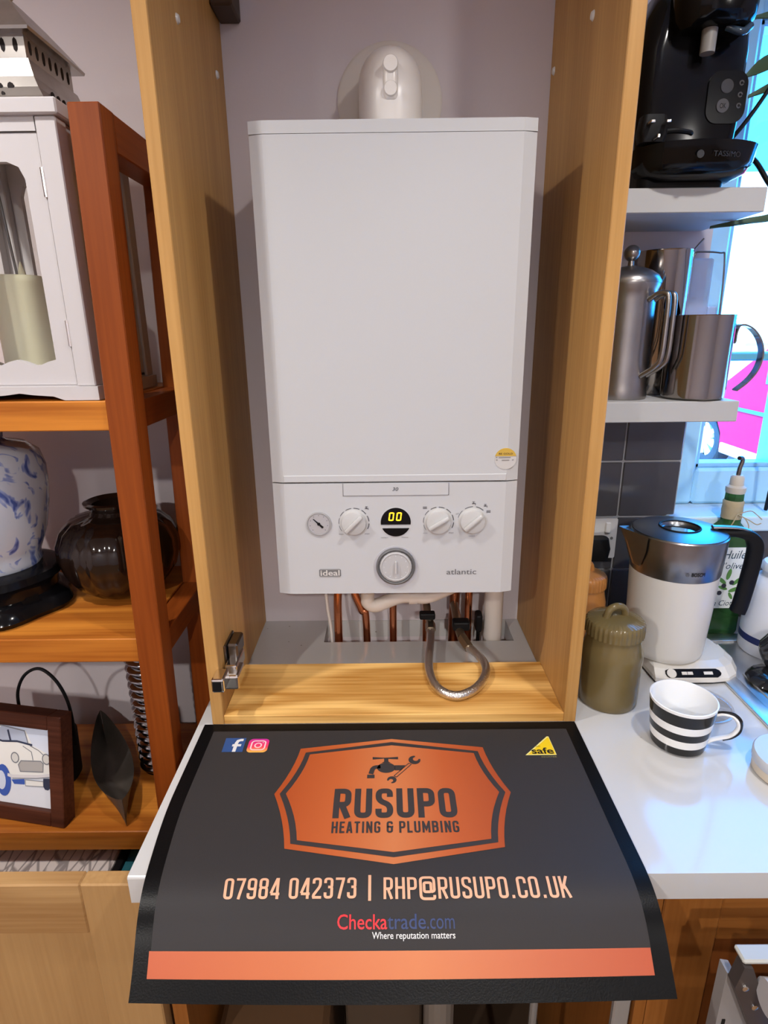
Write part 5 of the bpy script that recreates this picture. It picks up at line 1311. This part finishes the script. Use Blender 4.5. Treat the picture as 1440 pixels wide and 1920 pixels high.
# --- trailing plant at the window edge
pl = thing('hanging_plant', 'dark green long-leaved plant hanging by the window', 'plant', (0.80, 1.09, 1.86))
b = B(); lathe(b, [(0, 1.80), (0.05, 1.80), (0.065, 1.89), (0.068, 1.892), (0.064, 1.885), (0.0, 1.88)], (0.80, 1.09, 0), 28)
obj('pot', b, mat('pot_grey', (0.25, 0.26, 0.27), 0.5), pl, smooth=True)
obj('hanger_cord', tube(B(), [(0.80, 1.09, 1.885), (0.80, 1.09, 2.418)], 0.0018, 6, 1), M_BLACKM, pl)
def leaf(pts, w):
    P = catmull(pts, 6); b = B(); prev = None; N = len(P)
    for i, p in enumerate(P):
        t = i/(N-1); ww = w*math.sin(PI*(0.08+0.90*t))**0.7+0.0008
        tg = (P[min(i+1, N-1)]-P[max(i-1, 0)]).normalized(); sd = tg.cross(Vector((0, -0.7, 0.7))).normalized()
        cur = [b.verts.new(p+sd*ww), b.verts.new(p+Vector((0, 0.002, -0.002))), b.verts.new(p-sd*ww)]
        cur += [b.verts.new(v.co+Vector((0, 0.0012, -0.0012))) for v in cur]
        if prev:
            for k in (0, 1): b.faces.new((prev[k], prev[k+1], cur[k+1], cur[k])); b.faces.new((prev[k+3], cur[k+3], cur[k+4], prev[k+4]))
            b.faces.new((prev[0], cur[0], cur[3], prev[3])); b.faces.new((prev[2], prev[5], cur[5], cur[2]))
        prev = cur
    return b
for pts, w in (([(0.79, 1.09, 1.885), (0.70, 1.085, 1.95), (0.63, 1.085, 1.985), (0.575, 1.09, 1.985)], 0.016), ([(0.79, 1.09, 1.885), (0.70, 1.09, 1.92), (0.63, 1.10, 1.935), (0.580, 1.10, 1.912)], 0.020),
               ([(0.79, 1.09, 1.885), (0.71, 1.09, 1.90), (0.65, 1.10, 1.905), (0.59, 1.105, 1.885)], 0.012), ([(0.79, 1.08, 1.885), (0.76, 1.07, 1.86), (0.72, 1.07, 1.76), (0.66, 1.075, 1.71), (0.60, 1.08, 1.698), (0.545, 1.08, 1.690)], 0.008),
               ([(0.80, 1.08, 1.885), (0.84, 1.05, 1.95), (0.90, 1.03, 1.93)], 0.016), ([(0.80, 1.09, 1.885), (0.78, 1.09, 1.98), (0.72, 1.09, 2.06)], 0.016), ([(0.81, 1.09, 1.885), (0.86, 1.09, 1.97), (0.93, 1.10, 1.99)], 0.014)):
    obj('leaf', leaf(pts, w), M_GREEN, pl, smooth=True)

# --- socket with a black plug
so = thing('wall_socket', 'white switched wall socket on the tiles beside the cupboard', 'socket', (0.4405, YW, 1.06))
obj('face_plate', prism(B(), rrect(0.397, 0.4845, 1.0615, 1.1500, 0.004), FRONT(YW-0.0084), 0, 0.009), mat('socket_white', (0.72, 0.71, 0.69), 0.35), so)
obj('rocker_switch', boxm(0.4585, 0.4705, YW-0.0215, YW-0.017, 1.118, 1.142, 0.002, 1), mat('socket_switch', (0.76, 0.75, 0.73), 0.3), so)
obj('screw', prism(B(), circ(0.4745, 1.1065, 0.0030, 14), FRONT(YW-0.0174), 0, 0.0012), M_GPLAST, so)
b = B(); loft(b, [(rrect(0.413, 0.4620, YW-0.048, YW-0.0176, 0.010), 1.0665), (rrect(0.411, 0.4645, YW-0.052, YW-0.0176, 0.011), 1.092), (rrect(0.414, 0.4610, YW-0.046, YW-0.0176, 0.010), 1.1130)])
obj('mains_plug', b, M_BLACKM, None, smooth=True, label='black plug pushed into the white wall socket', cat='plug')

# --- stoneware canisters
def canister(cx, cy, r, h, m, label, ribs=36):
    t = thing('canister', label, 'canister', (cx, cy, ZT), group='lidded stoneware canisters')
    s = r/0.05; k = h/0.135
    b = B(); lathe(b, [(0, 0.0005), (0.047*s, 0.0005), (0.0495*s, 0.004), (0.050*s, 0.02*k), (0.0495*s, 0.070*k), (0.0508*s, 0.090*k), (0.0505*s, 0.102*k), (0.0470*s, 0.117*k), (0.0450*s, 0.128*k), (0.0445*s, 0.134*k), (0, 0.134*k)], (cx, cy, ZT), 48)
    obj('jar', b, m, t, smooth=True)
    b = B(); wb = lambda a, q: 1+(0.018*math.cos(ribs*a) if q in (1, 2, 3) else 0)
    lathe(b, [(0.044*s, 0.134*k), (0.0478*s, 0.135*k), (0.0482*s, 0.148*k), (0.0475*s, 0.157*k), (0.0455*s, 0.1605*k), (0.030*s, 0.165*k), (0, 0.167*k)], (cx, cy, ZT), 180, wob=wb)
    l = obj('lid', b, m, t, smooth=True)
    hz = ZT+0.163*k
    obj('lid_handle', tube(B(), [(cx-0.018*s, cy-0.004, hz), (cx-0.013*s, cy-0.003, hz+0.015), (cx, cy, hz+0.0205), (cx+0.013*s, cy+0.003, hz+0.015), (cx+0.018*s, cy+0.004, hz)], 0.0062*s, 12, 6), m, l, smooth=True)
    return t
canister(0.3835, 0.893, 0.0495, 0.130, M_OLIVE, 'olive brown glazed canister with a loop-handled lid beside the cupboard')
canister(0.3930, 1.085, 0.0450, 0.130, M_ORANGE, 'orange stoneware canister half hidden behind the brown canister')

# --- kettle on its base
kx, ky = 0.534, 1.018
kt = thing('kettle', 'white and brushed steel kettle with a black handle on its base', 'kettle', (kx, ky, 0.938))
b = B(); lathe(b, [(0, 0.9385), (0.0660, 0.9385), (0.0685, 0.942), (0.0695, 0.950), (0.0735, 1.020), (0.0770, 1.104)], (kx, ky, 0), 56)
obj('lower_body', b, M_KWHITE, kt, smooth=True)
b = B(); lathe(b, [(0.0769, 1.104), (0.0778, 1.1055), (0.0805, 1.150), (0.0818, 1.176), (0.0800, 1.178), (0.078, 1.172)], (kx, ky, 0), 56)
coll = obj('steel_collar', b, M_STEELB, kt, smooth=True)
b = B()
wob = lambda a, k: 1
lathe(b, [(0.0795, 1.174), (0.0790, 1.179), (0.066, 1.1815), (0.036, 1.1835), (0.0335, 1.1835), (0.031, 1.178), (0.0, 1.177)], (kx, ky, 0), 56)
kl = obj('lid', b, mat('lid_steel', (0.30, 0.32, 0.34), 0.28, metal=1), kt, smooth=True)
ring = [(kx+0.0345*math.cos(t), ky+0.0345*math.sin(t), 1.1838) for t in [2*PI*k/36 for k in range(36)]]
obj('lid_ring', tube(B(), ring, 0.0018, 8, 1, closed=True), M_BLACKM, kl)
b = B(); lathe(b, [(0.0305, 1.1784), (0.0, 1.1784)], (kx, ky, 0), 36); obj('lid_window', b, mat('lid_window', (0.55, 0.57, 0.58), 0.08, metal=1), kl)
# spout pulled out of the collar on the left
sd = Vector((-0.99, -0.10, 0)).normalized(); sp_ = Vector((-sd.y, sd.x, 0))
b = B()
c0 = Vector((kx, ky, 0))
def sp(r, w, z): return c0+sd*r+sp_*w+Vector((0, 0, z))
rows = [[sp(0.078, -0.034, 1.178), sp(0.112, -0.006, 1.1885), sp(0.115, 0.0, 1.189), sp(0.112, 0.006, 1.1885), sp(0.078, 0.034, 1.178)],
        [sp(0.078, -0.032, 1.150), sp(0.098, -0.008, 1.160), sp(0.100, 0.0, 1.160), sp(0.098, 0.008, 1.160), sp(0.078, 0.032, 1.150)],
        [sp(0.078, -0.020, 1.118), sp(0.083, -0.006, 1.118), sp(0.0835, 0.0, 1.118), sp(0.083, 0.006, 1.118), sp(0.078, 0.020, 1.118)]]
V = [[b.verts.new(p) for p in r_] for r_ in rows]
for A, C in zip(V, V[1:]):
    for i in range(4): b.faces.new((A[i], A[i+1], C[i+1], C[i]))
IN = [b.verts.new(p-Vector((0, 0, 0.006))-sd*0.004) for p in rows[0]]
for i in range(4): b.faces.new((V[0][i], IN[i], IN[i+1], V[0][i+1]))
b.faces.new(IN)
obj('spout', b, M_STEELB, kt, smooth=True)
# handle: top arm and hanging grip
hd = Vector((0.985, -0.17, 0)).normalized()
def hp_(r, z): return c0+hd*r+Vector((0, 0, z))
b = B(); P = catmull([hp_(0.066, 1.176), hp_(0.085, 1.1765), hp_(0.105, 1.176), hp_(0.121, 1.170), hp_(0.1305, 1.155), hp_(0.132, 1.130), hp_(0.129, 1.085), hp_(0.1245, 1.040), hp_(0.121, 1.022)], 6)
side = Vector((-hd.y, hd.x, 0)); rows = []
for i, p in enumerate(P):
    t = (P[min(i+1, len(P)-1)]-P[max(i-1, 0)]).normalized(); n_ = side.cross(t).normalized()
    th = 0.0065+0.0065*min(1, max(0, (i-8)/14)); w = 0.0115
    rows.append([b.verts.new(p+side*(w*math.cos(a)*abs(math.cos(a))**-0.4 if abs(math.cos(a)) > 1e-6 else 0)+n_*(th*math.sin(a)*abs(math.sin(a))**-0.4 if abs(math.sin(a)) > 1e-6 else 0)) for a in [2*PI*k/16 for k in range(16)]])
for A, C in zip(rows, rows[1:]):
    for k in range(16): b.faces.new((A[k], A[(k+1) % 16], C[(k+1) % 16], C[k]))
b.faces.new(rows[0][::-1]); b.faces.new(rows[-1])
kh = obj('handle', b, M_BLACKM, kt, smooth=True)
b = B(); tube(b, [hp_(0.055, 1.1855), hp_(0.075, 1.1862), hp_(0.100, 1.1855), hp_(0.118, 1.181)], 0.0075, 12, 5, flat=0.45)
obj('handle_inlay', b, M_STEELB, kh, smooth=True)
# lettering on the collar
def on_collar(u, v):
    a = -PI/2-0.30+u/0.083; r = 0.0778+(v-1.1055)*0.0607+0.0006
    return Vector((kx+r*math.cos(a), ky+r*math.sin(a), v))
b = fit_text('BOSCH', 0.0, 0.0245, 1.1185, 1.1255, lambda u, v: on_collar(u+0.016, v), 0.03); obj('brand_lettering', b, mat('ink_black', (0.01, 0.01, 0.01)), coll)
b = B(); 
for rr in (0.0030,):
    pts = [Vector(q) for q in circ(0.009, 1.1218, rr, 20)]; ribbon(b, pts, 0.0004, on_collar, True, step=0.002)
ribbon(b, [Vector((0.0075, 1.1197)), Vector((0.0075, 1.1239))], 0.0005, on_collar); ribbon(b, [Vector((0.0105, 1.1197)), Vector((0.0105, 1.1239))], 0.0005, on_collar); ribbon(b, [Vector((0.0075, 1.1218)), Vector((0.0105, 1.1218))], 0.0005, on_collar)
obj('brand_emblem', b, mat('emblem_grey', (0.14, 0.14, 0.15), 0.4), coll)
# power base
kb = thing('kettle_dock', 'white electric base with a black control strip under the kettle', 'base', (0.567, 1.018, ZT))
def basep(s, y0, off=0.0):
    pts = [(0.487+off, y0+0.006), (0.500, y0), (0.590, y0), (0.620, y0+0.004), (0.640, y0+0.017), (0.652, y0+0.037), (0.653, y0+0.065)]
    cc = [(0.567+0.082*math.cos(math.radians(a)), 1.022+0.082*math.sin(math.radians(a))) for a in range(0, 181, 15)]
    pts = pts+cc+[(0.484+off, y0+0.06)]
    mx = sum(p[0] for p in pts)/len(pts); my = sum(p[1] for p in pts)/len(pts)
    return [(mx+(x-mx)*s, my+(y-my)*s) for x, y in pts]
b = B(); loft(b, [(basep(0.985, 0.931), ZT+0.0005), (basep(1.0, 0.929), ZT+0.005)]); obj('rubber_foot', b, M_BLACKM, kb)
b = B(); loft(b, [(basep(1.0, 0.929), ZT+0.005), (basep(1.0, 0.930), ZT+0.012), (basep(0.97, 0.944), ZT+0.024), (basep(0.90, 0.958), ZT+0.028)]); obj('base_shell', b, M_KWHITE, kb)
# control strip lies on the sloping front
def on_slope(u, v, h):      # u = x, v in 0..1 up the slope
    y = 0.9305+0.0155*v; z = ZT+0.0115+0.0125*v
    n_ = Vector((0, -0.627, 0.779)); return Vector((u, y, z))+n_*h
cs = obj('control_strip', prism(B(), [(x, v) for x, v in rrect(0.505, 0.606, 0.0, 1.0, 0.0)][:0] + [(0.510, 0.12), (0.598, 0.12), (0.604, 0.3), (0.606, 0.5), (0.604, 0.75), (0.598, 0.92), (0.512, 0.92), (0.506, 0.8), (0.505, 0.5), (0.507, 0.25)], on_slope, 0.0005, 0.0022), M_BLACK, kb)
obj('power_button', prism(B(), [(0.5155+0.0085*math.cos(2*PI*k/20), 0.5+0.42*math.sin(2*PI*k/20)) for k in range(20)], on_slope, 0.0022, 0.0036), M_KWHITE, cs)
for (x0, x1) in ((0.534, 0.5435), (0.5445, 0.554), (0.574, 0.590)):
    obj('key', prism(B(), [(x0, 0.36), (x1, 0.36), (x1, 0.64), (x0, 0.64)], on_slope, 0.0022, 0.0030), M_KWHITE, cs)

# --- striped mug
mx_, my_ = 0.4520, 0.7770
mg = thing('striped_mug', 'black and white striped mug in front of the kettle', 'mug', (mx_, my_, ZT))
def rad(z): return 0.0385+0.0095*(max(0, z)/0.081)**0.8
zs = [0.0006, 0.004, 0.017, 0.0305, 0.0435, 0.0565, 0.0690, 0.0765, 0.081]
prof = [(0, 0.0006), (0.034, 0.0006)]+[(rad(z), z) for z in zs[1:]]+[(rad(0.081)-0.0018, 0.0815), (rad(0.078)-0.0030, 0.078), (rad(0.03)-0.003, 0.03), (0.034, 0.008), (0, 0.006)]
band_mi = [1, 1, 1, 0, 1, 0, 1, 1, 0, 0, 0, 0, 0, 0]
b = B(); lathe(b, prof, (mx_, my_, ZT), 56, mi=band_mi)
obj('cup', b, [M_CHINA, M_CBLACK], mg, smooth=True)
hd2 = Vector((0.93, -0.36, 0)).normalized()
def mh(r, z): return Vector((mx_, my_, ZT+z))+hd2*r
mh_pts = [mh(0.046, 0.062), mh(0.056, 0.0655), mh(0.068, 0.0645), mh(0.0765, 0.055), mh(0.0770, 0.042), mh(0.069, 0.030), mh(0.057, 0.023), mh(0.047, 0.017), mh(0.0395, 0.010)]
b = tube(B(), mh_pts, 0.0046, 12, 7, flat=0.62)
hndl = obj('handle', b, M_CHINA, mg, smooth=True)
b = tube(B(), [p+(hd2*0.0030 if 0 < i < 8 else Vector())+Vector((0, 0, 0.0016 if i < 4 else -0.0012)) for i, p in enumerate(mh_pts)][:7], 0.0032, 8, 7)
obj('handle_stripe', b, M_CBLACK, hndl, smooth=True)

# clear disc behind the mug
b = B(); lathe(b, [(0, 0.0006), (0.050, 0.0006), (0.053, 0.0016), (0.053, 0.0042), (0.0505, 0.0052), (0.047, 0.0040), (0, 0.0040)], (0.5330, 0.868, ZT), 48)
obj('glass_coaster', b, M_CLEAR, None, smooth=True, label='clear round glass coaster behind the striped mug', cat='coaster')

# --- lidded tub at the right edge
TX, TY = 0.583, 0.702
tb2 = thing('lidded_tub', 'low round cream tub with a pale lid at the right edge', 'tub', (TX, TY, ZT))
b = B(); lathe(b, [(0, 0.0006), (0.048, 0.0006), (0.0515, 0.004), (0.0520, 0.017), (0, 0.017)], (TX, TY, ZT), 48); obj('tub', b, mat('tub_cream', (0.62, 0.54, 0.43), 0.4), tb2, smooth=True)
b = B(); lathe(b, [(0.0525, 0.0172), (0.0535, 0.019), (0.0535, 0.030), (0.0515, 0.0325), (0.0, 0.033)], (TX, TY, ZT), 48); obj('tub_lid', b, mat('tub_lid', (0.50, 0.52, 0.56), 0.25), tb2, smooth=True)
b = B(); lathe(b, [(0.012, 0.033), (0.011, 0.036), (0.0, 0.0365)], (TX, TY, ZT), 20); obj('lid_button', b, mat('tub_lid', (0.5, 0.5, 0.5)), tb2, smooth=True)

# --- sink and drainer at far right
M_SINK = mat('sink_steel', (0.72, 0.72, 0.72), 0.32, metal=1)
sk = thing('sink', 'stainless steel sink and drainer set in the worktop at right', 'sink', (0.95, 0.86, ZT))
b = B()
for (x0, x1, y0, y1) in ((0.612, 0.640, 0.640, 1.105), (0.640, 1.35, 0.640, 0.665), (0.640, 1.35, 1.075, 1.105), (1.32, 1.35, 0.665, 1.075)):
    box(b, x0, x1, y0, y1, ZT+0.0004, ZT+0.0065, 0.002, 2)
obj('rim', b, M_SINK, sk, smooth=True)
obj('drainer', boxm(0.640, 1.32, 0.665, 1.075, ZT+0.0003, ZT+0.0022), M_SINK, sk)
for k in range(8):
    obj('drainer_ridge', boxm(0.66+k*0.045, 0.668+k*0.045, 0.69, 0.96, ZT+0.002, ZT+0.0045, 0.001, 1), M_SINK, sk)

# --- oil bottle
ox, oy = 0.7010, 1.1435
ob = thing('oil_bottle', 'square green oil bottle with an olive label and raffia bow', 'bottle', (ox, oy, ZT))
b = B(); loft(b, [(rrect(ox-0.034, ox+0.034, oy-0.030, oy+0.030, 0.008), ZT+0.0006), (rrect(ox-0.036, ox+0.036, oy-0.032, oy+0.032, 0.009), ZT+0.008), (rrect(ox-0.0345, ox+0.0345, oy-0.032, oy+0.032, 0.009), ZT+0.205), (rrect(ox-0.028, ox+0.028, oy-0.026, oy+0.026, 0.012), ZT+0.226), (rrect(ox-0.018, ox+0.018, oy-0.018, oy+0.018, 0.016), ZT+0.240), (rrect(ox-0.0165, ox+0.0165, oy-0.0165, oy+0.0165, 0.016), ZT+0.30), (rrect(ox-0.017, ox+0.017, oy-0.017, oy+0.017, 0.0165), ZT+0.308)])
obj('glass', b, M_GREENGL, ob, smooth=True)
lb = obj('label', prism(B(), rrect(ox-0.0325, ox+0.0325, ZT+0.062, ZT+0.196, 0.002), FRONT(oy-0.0322), 0.0, 0.0008), M_LABELW, ob)
LY = oy-0.0322-0.0011
lm = lambda u, v: Vector((u, LY, v))
ink = mat('label_ink', (0.03, 0.07, 0.10), 0.6)
obj('label_lettering', fit_text('Huile', ox-0.022, ox+0.024, ZT+0.172, ZT+0.190, lm, 0.0, 0.25), ink, lb); obj('label_lettering', fit_text("d'olive", ox-0.026, ox+0.022, ZT+0.150, ZT+0.164, lm, 0.0, 0.25), ink, lb)
obj('label_lettering', fit_text('la Ciotat', ox-0.030, ox+0.024, ZT+0.068, ZT+0.080, lm, 0.0, 0.25), ink, lb)
lg = mat('label_green', (0.10, 0.26, 0.06), 0.6)
for (u, v, a, s) in ((-0.004, 0.138, 80, 1.0), (-0.016, 0.124, 140, 0.9), (0.014, 0.122, 45, 0.9), (0.012, 0.104, 20, 1.0), (-0.012, 0.108, 160, 0.8), (0.006, 0.090, -60, 0.7)):
    a = math.radians(a); q = []
    for k in range(14):
        t = 2*PI*k/14; x, y = 0.0125*s*math.cos(t), 0.0045*s*math.sin(t); q.append((ox+u+x*math.cos(a)-y*math.sin(a), ZT+v+x*math.sin(a)+y*math.cos(a)))
    obj('printed_leaf', prism(B(), q, FRONT(oy-0.0330), 0, 0.0004), lg, lb)
for (u, v) in ((-0.011, 0.113), (0.004, 0.120), (-0.018, 0.097)):
    obj('printed_olive', prism(B(), circ(ox+u, ZT+v, 0.0050, 14), FRONT(oy-0.0334), 0, 0.0005), mat('olive_ink', (0.03, 0.03, 0.05), 0.5), lb)
b = B(); lathe(b, [(0.0172, 0.248), (0.0195, 0.250), (0.0190, 0.258), (0.0198, 0.266), (0.0190, 0.274), (0.0196, 0.284), (0.0172, 0.287)], (ox, oy, ZT), 28); rf = obj('raffia_wrap', b, M_RAFFIA, ob, smooth=True)
for q in ([(0.0, -0.02, 0.262), (0.012, -0.028, 0.255), (0.020, -0.03, 0.240), (0.018, -0.031, 0.228)], [(0.0, -0.02, 0.262), (-0.010, -0.028, 0.250), (-0.018, -0.03, 0.236)], [(0, -0.02, 0.262), (0.022, -0.024, 0.270), (0.036, -0.024, 0.262), (0.048, -0.024, 0.252)], [(0, -0.02, 0.262), (0.02, -0.026, 0.252), (0.036, -0.028, 0.243), (0.044, -0.03, 0.246)]):
    obj('raffia_strand', tube(B(), [(ox+p[0], oy+p[1], ZT+p[2]) for p in q], 0.0011, 6, 5), M_RAFFIA, rf, smooth=True)
b = B(); lathe(b, [(0.0175, 0.302), (0.0185, 0.306), (0.0185, 0.314), (0.0130, 0.318), (0.0125, 0.334), (0.009, 0.338), (0, 0.338)], (ox, oy, ZT), 24); sp2 = obj('cork', b, mat('cork_pale', (0.55, 0.50, 0.42), 0.6), ob, smooth=True)
obj('pourer', tube(B(), [(ox, oy, ZT+0.336), (ox+0.001, oy, ZT+0.352), (ox+0.004, oy, ZT+0.366), (ox+0.002, oy, ZT+0.372), (ox-0.006, oy-0.004, ZT+0.373)], 0.0042, 10, 5), M_STEELD, sp2, smooth=True)

# --- white bottle at the right edge, ridged dish, blue bowl
wbx, wby = 0.762, 1.045
wb_ = thing('white_bottle', 'white plastic bottle with a navy band standing on the drainer', 'bottle', (wbx, wby, ZT+0.0022))
b = B(); lathe(b, [(0, 0.0025), (0.052, 0.0025), (0.056, 0.007), (0.057, 0.03), (0.057, 0.125), (0.054, 0.143), (0.046, 0.156), (0.036, 0.162), (0.036, 0.172), (0, 0.172)], (wbx, wby, ZT), 44); obj('bottle_body', b, mat('bottle_white', (0.74, 0.76, 0.80), 0.3), wb_, smooth=True)
b = B(); lathe(b, [(0.038, 0.172), (0.040, 0.174), (0.040, 0.184), (0.036, 0.189), (0, 0.190)], (wbx, wby, ZT), 36); obj('cap', b, mat('bottle_cap', (0.78, 0.82, 0.86), 0.3), wb_, smooth=True)
b = B(); lathe(b, [(0.0574, 0.030), (0.0574, 0.044)], (wbx, wby, ZT), 44); obj('navy_band', b, mat('navy_band', (0.02, 0.03, 0.12), 0.4), wb_, smooth=True)
def on_bottle(u, v): 
    a = -PI/2+u/0.057; return Vector((wbx+0.0577*math.cos(a), wby+0.0577*math.sin(a), ZT+v))
obj('bottle_lettering', fit_text('Z', -0.028, -0.016, 0.098, 0.114, on_bottle, 0.0, 0.2), mat('ink_black', (0.01, 0.01, 0.01)), wb_)

rd = thing('ridged_dish', 'glossy dark ridged dish leaning against the white bottle', 'dish', (0.702, 0.985, ZT+0.0022))
RM = Matrix.Translation((0.716, 0.965, ZT+0.040)) @ Matrix.Rotation(math.radians(58), 4, Vector((0.55, 0.83, 0)))
b = B(); lathe(b, [(0, -0.018), (0.022, -0.018), (0.030, -0.012), (0.040, 0.008), (0.043, 0.014), (0.041, 0.014), (0.028, -0.008), (0, -0.013)], (0, 0, 0), 96, wob=lambda a, k: 1+(0.03*math.cos(16*a) if 1 < k < 6 else 0))
bmesh.ops.transform(b, matrix=RM, verts=b.verts[:]); obj('ridged_bowl', b, mat('smoked_plastic', (0.025, 0.025, 0.03), 0.1, coat=0.5), rd, smooth=True)
b = B(); lathe(b, [(0, 0.0028), (0.040, 0.0028), (0.046, 0.008), (0.040, 0.017), (0.02, 0.024), (0, 0.025)], (0.700, 0.930, ZT), 40, wob=lambda a, k: 1+(0.02*math.cos(12*a) if 0 < k < 4 else 0))
obj('plug_strainer', b, mat('strainer_black', (0.010, 0.010, 0.012), 0.12), None, smooth=True, label='glossy black domed strainer lying on the steel drainer', cat='strainer')
b = B(); lathe(b, [(0, 0.0028), (0.040, 0.0028), (0.062, 0.020), (0.072, 0.042), (0.070, 0.042), (0.058, 0.020), (0.038, 0.006), (0, 0.006)], (0.778, 0.885, ZT), 48)
obj('blue_bowl', b, M_BLUEP, None, smooth=True, label='bright blue plastic bowl on the drainer at right edge', cat='bowl')

# --- white stand with a roller in the lower right corner
ws = thing('roller_stand', 'white and grey stand with a roller bar and blue knob at lower right', 'stand', (0.47, 0.46, 0))
MG = mat('stand_grey', (0.26, 0.245, 0.24), 0.5)
obj('top_plate', boxm(0.3765, 0.60, 0.4580, 0.4775, 0.880, 0.886, 0.002, 1), mat('stand_white', (0.42, 0.42, 0.39), 0.4), ws)
obj('roller', tube(B(), [(0.394, 0.440, 0.858), (0.60, 0.428, 0.852)], 0.0185, 24, 1), mat('roller_grey', (0.45, 0.44, 0.45), 0.35), ws, smooth=True)
b = B(); prism(b, [(0.371, 0.850), (0.3765, 0.880), (0.386, 0.879), (0.418, 0.800), (0.425, 0.768), (0.402, 0.778)], FRONT(0.455), -0.014, 0.0); obj('side_bracket', b, mat('bracket_dark', (0.05, 0.04, 0.038), 0.4), ws)
sp3 = B(); prism(sp3, [(0.370, 0.0), (0.3705, 0.852), (0.380, 0.850), (0.425, 0.762), (0.60, 0.762), (0.60, 0.0)], FRONT(0.470), -0.015, 0.0); spn = obj('side_plate', sp3, MG, ws)
obj('side_bracket', boxm(0.588, 0.602, 0.440, 0.472, 0.755, 0.884, 0.003, 1), mat('bracket_dark', (0.05, 0.04, 0.038), 0.4), ws)
for z in (0.770, 0.752):
    obj('slot', boxm(0.3765, 0.3800, 0.4690, 0.4702, z, z+0.009), M_BLACKM, spn)
for (x, z) in ((0.381, 0.852), (0.3960, 0.823)):
    b = B(); lathe(b, [(0.0038, 0), (0.0035, 0.002), (0, 0.003)], (x, 0.4548, z), 14, axis='Y'); obj('rivet', b, M_CHROME, ws, smooth=True)
b = B(); lathe(b, [(0.030, 0.0), (0.028, 0.012), (0.018, 0.020), (0, 0.022)], (0.417, 0.468, 0.740), 28, axis='Y'); obj('motor_housing', b, mat('housing_grey', (0.36, 0.35, 0.35), 0.35), ws, smooth=True)
obj('latch', tube(B(), [(0.398, 0.445, 0.775), (0.412, 0.440, 0.765)], 0.0065, 10, 1), mat('latch_pale', (0.60, 0.58, 0.48), 0.4), ws, smooth=True)
b = B(); lathe(b, [(0.022, 0.0), (0.022, 0.012), (0.019, 0.016), (0, 0.016)], (0.4500, 0.445, 0.757), 28, axis='Y'); obj('blue_knob', b, M_BLUEP, ws, smooth=True)
bpy.context.view_layer.update()
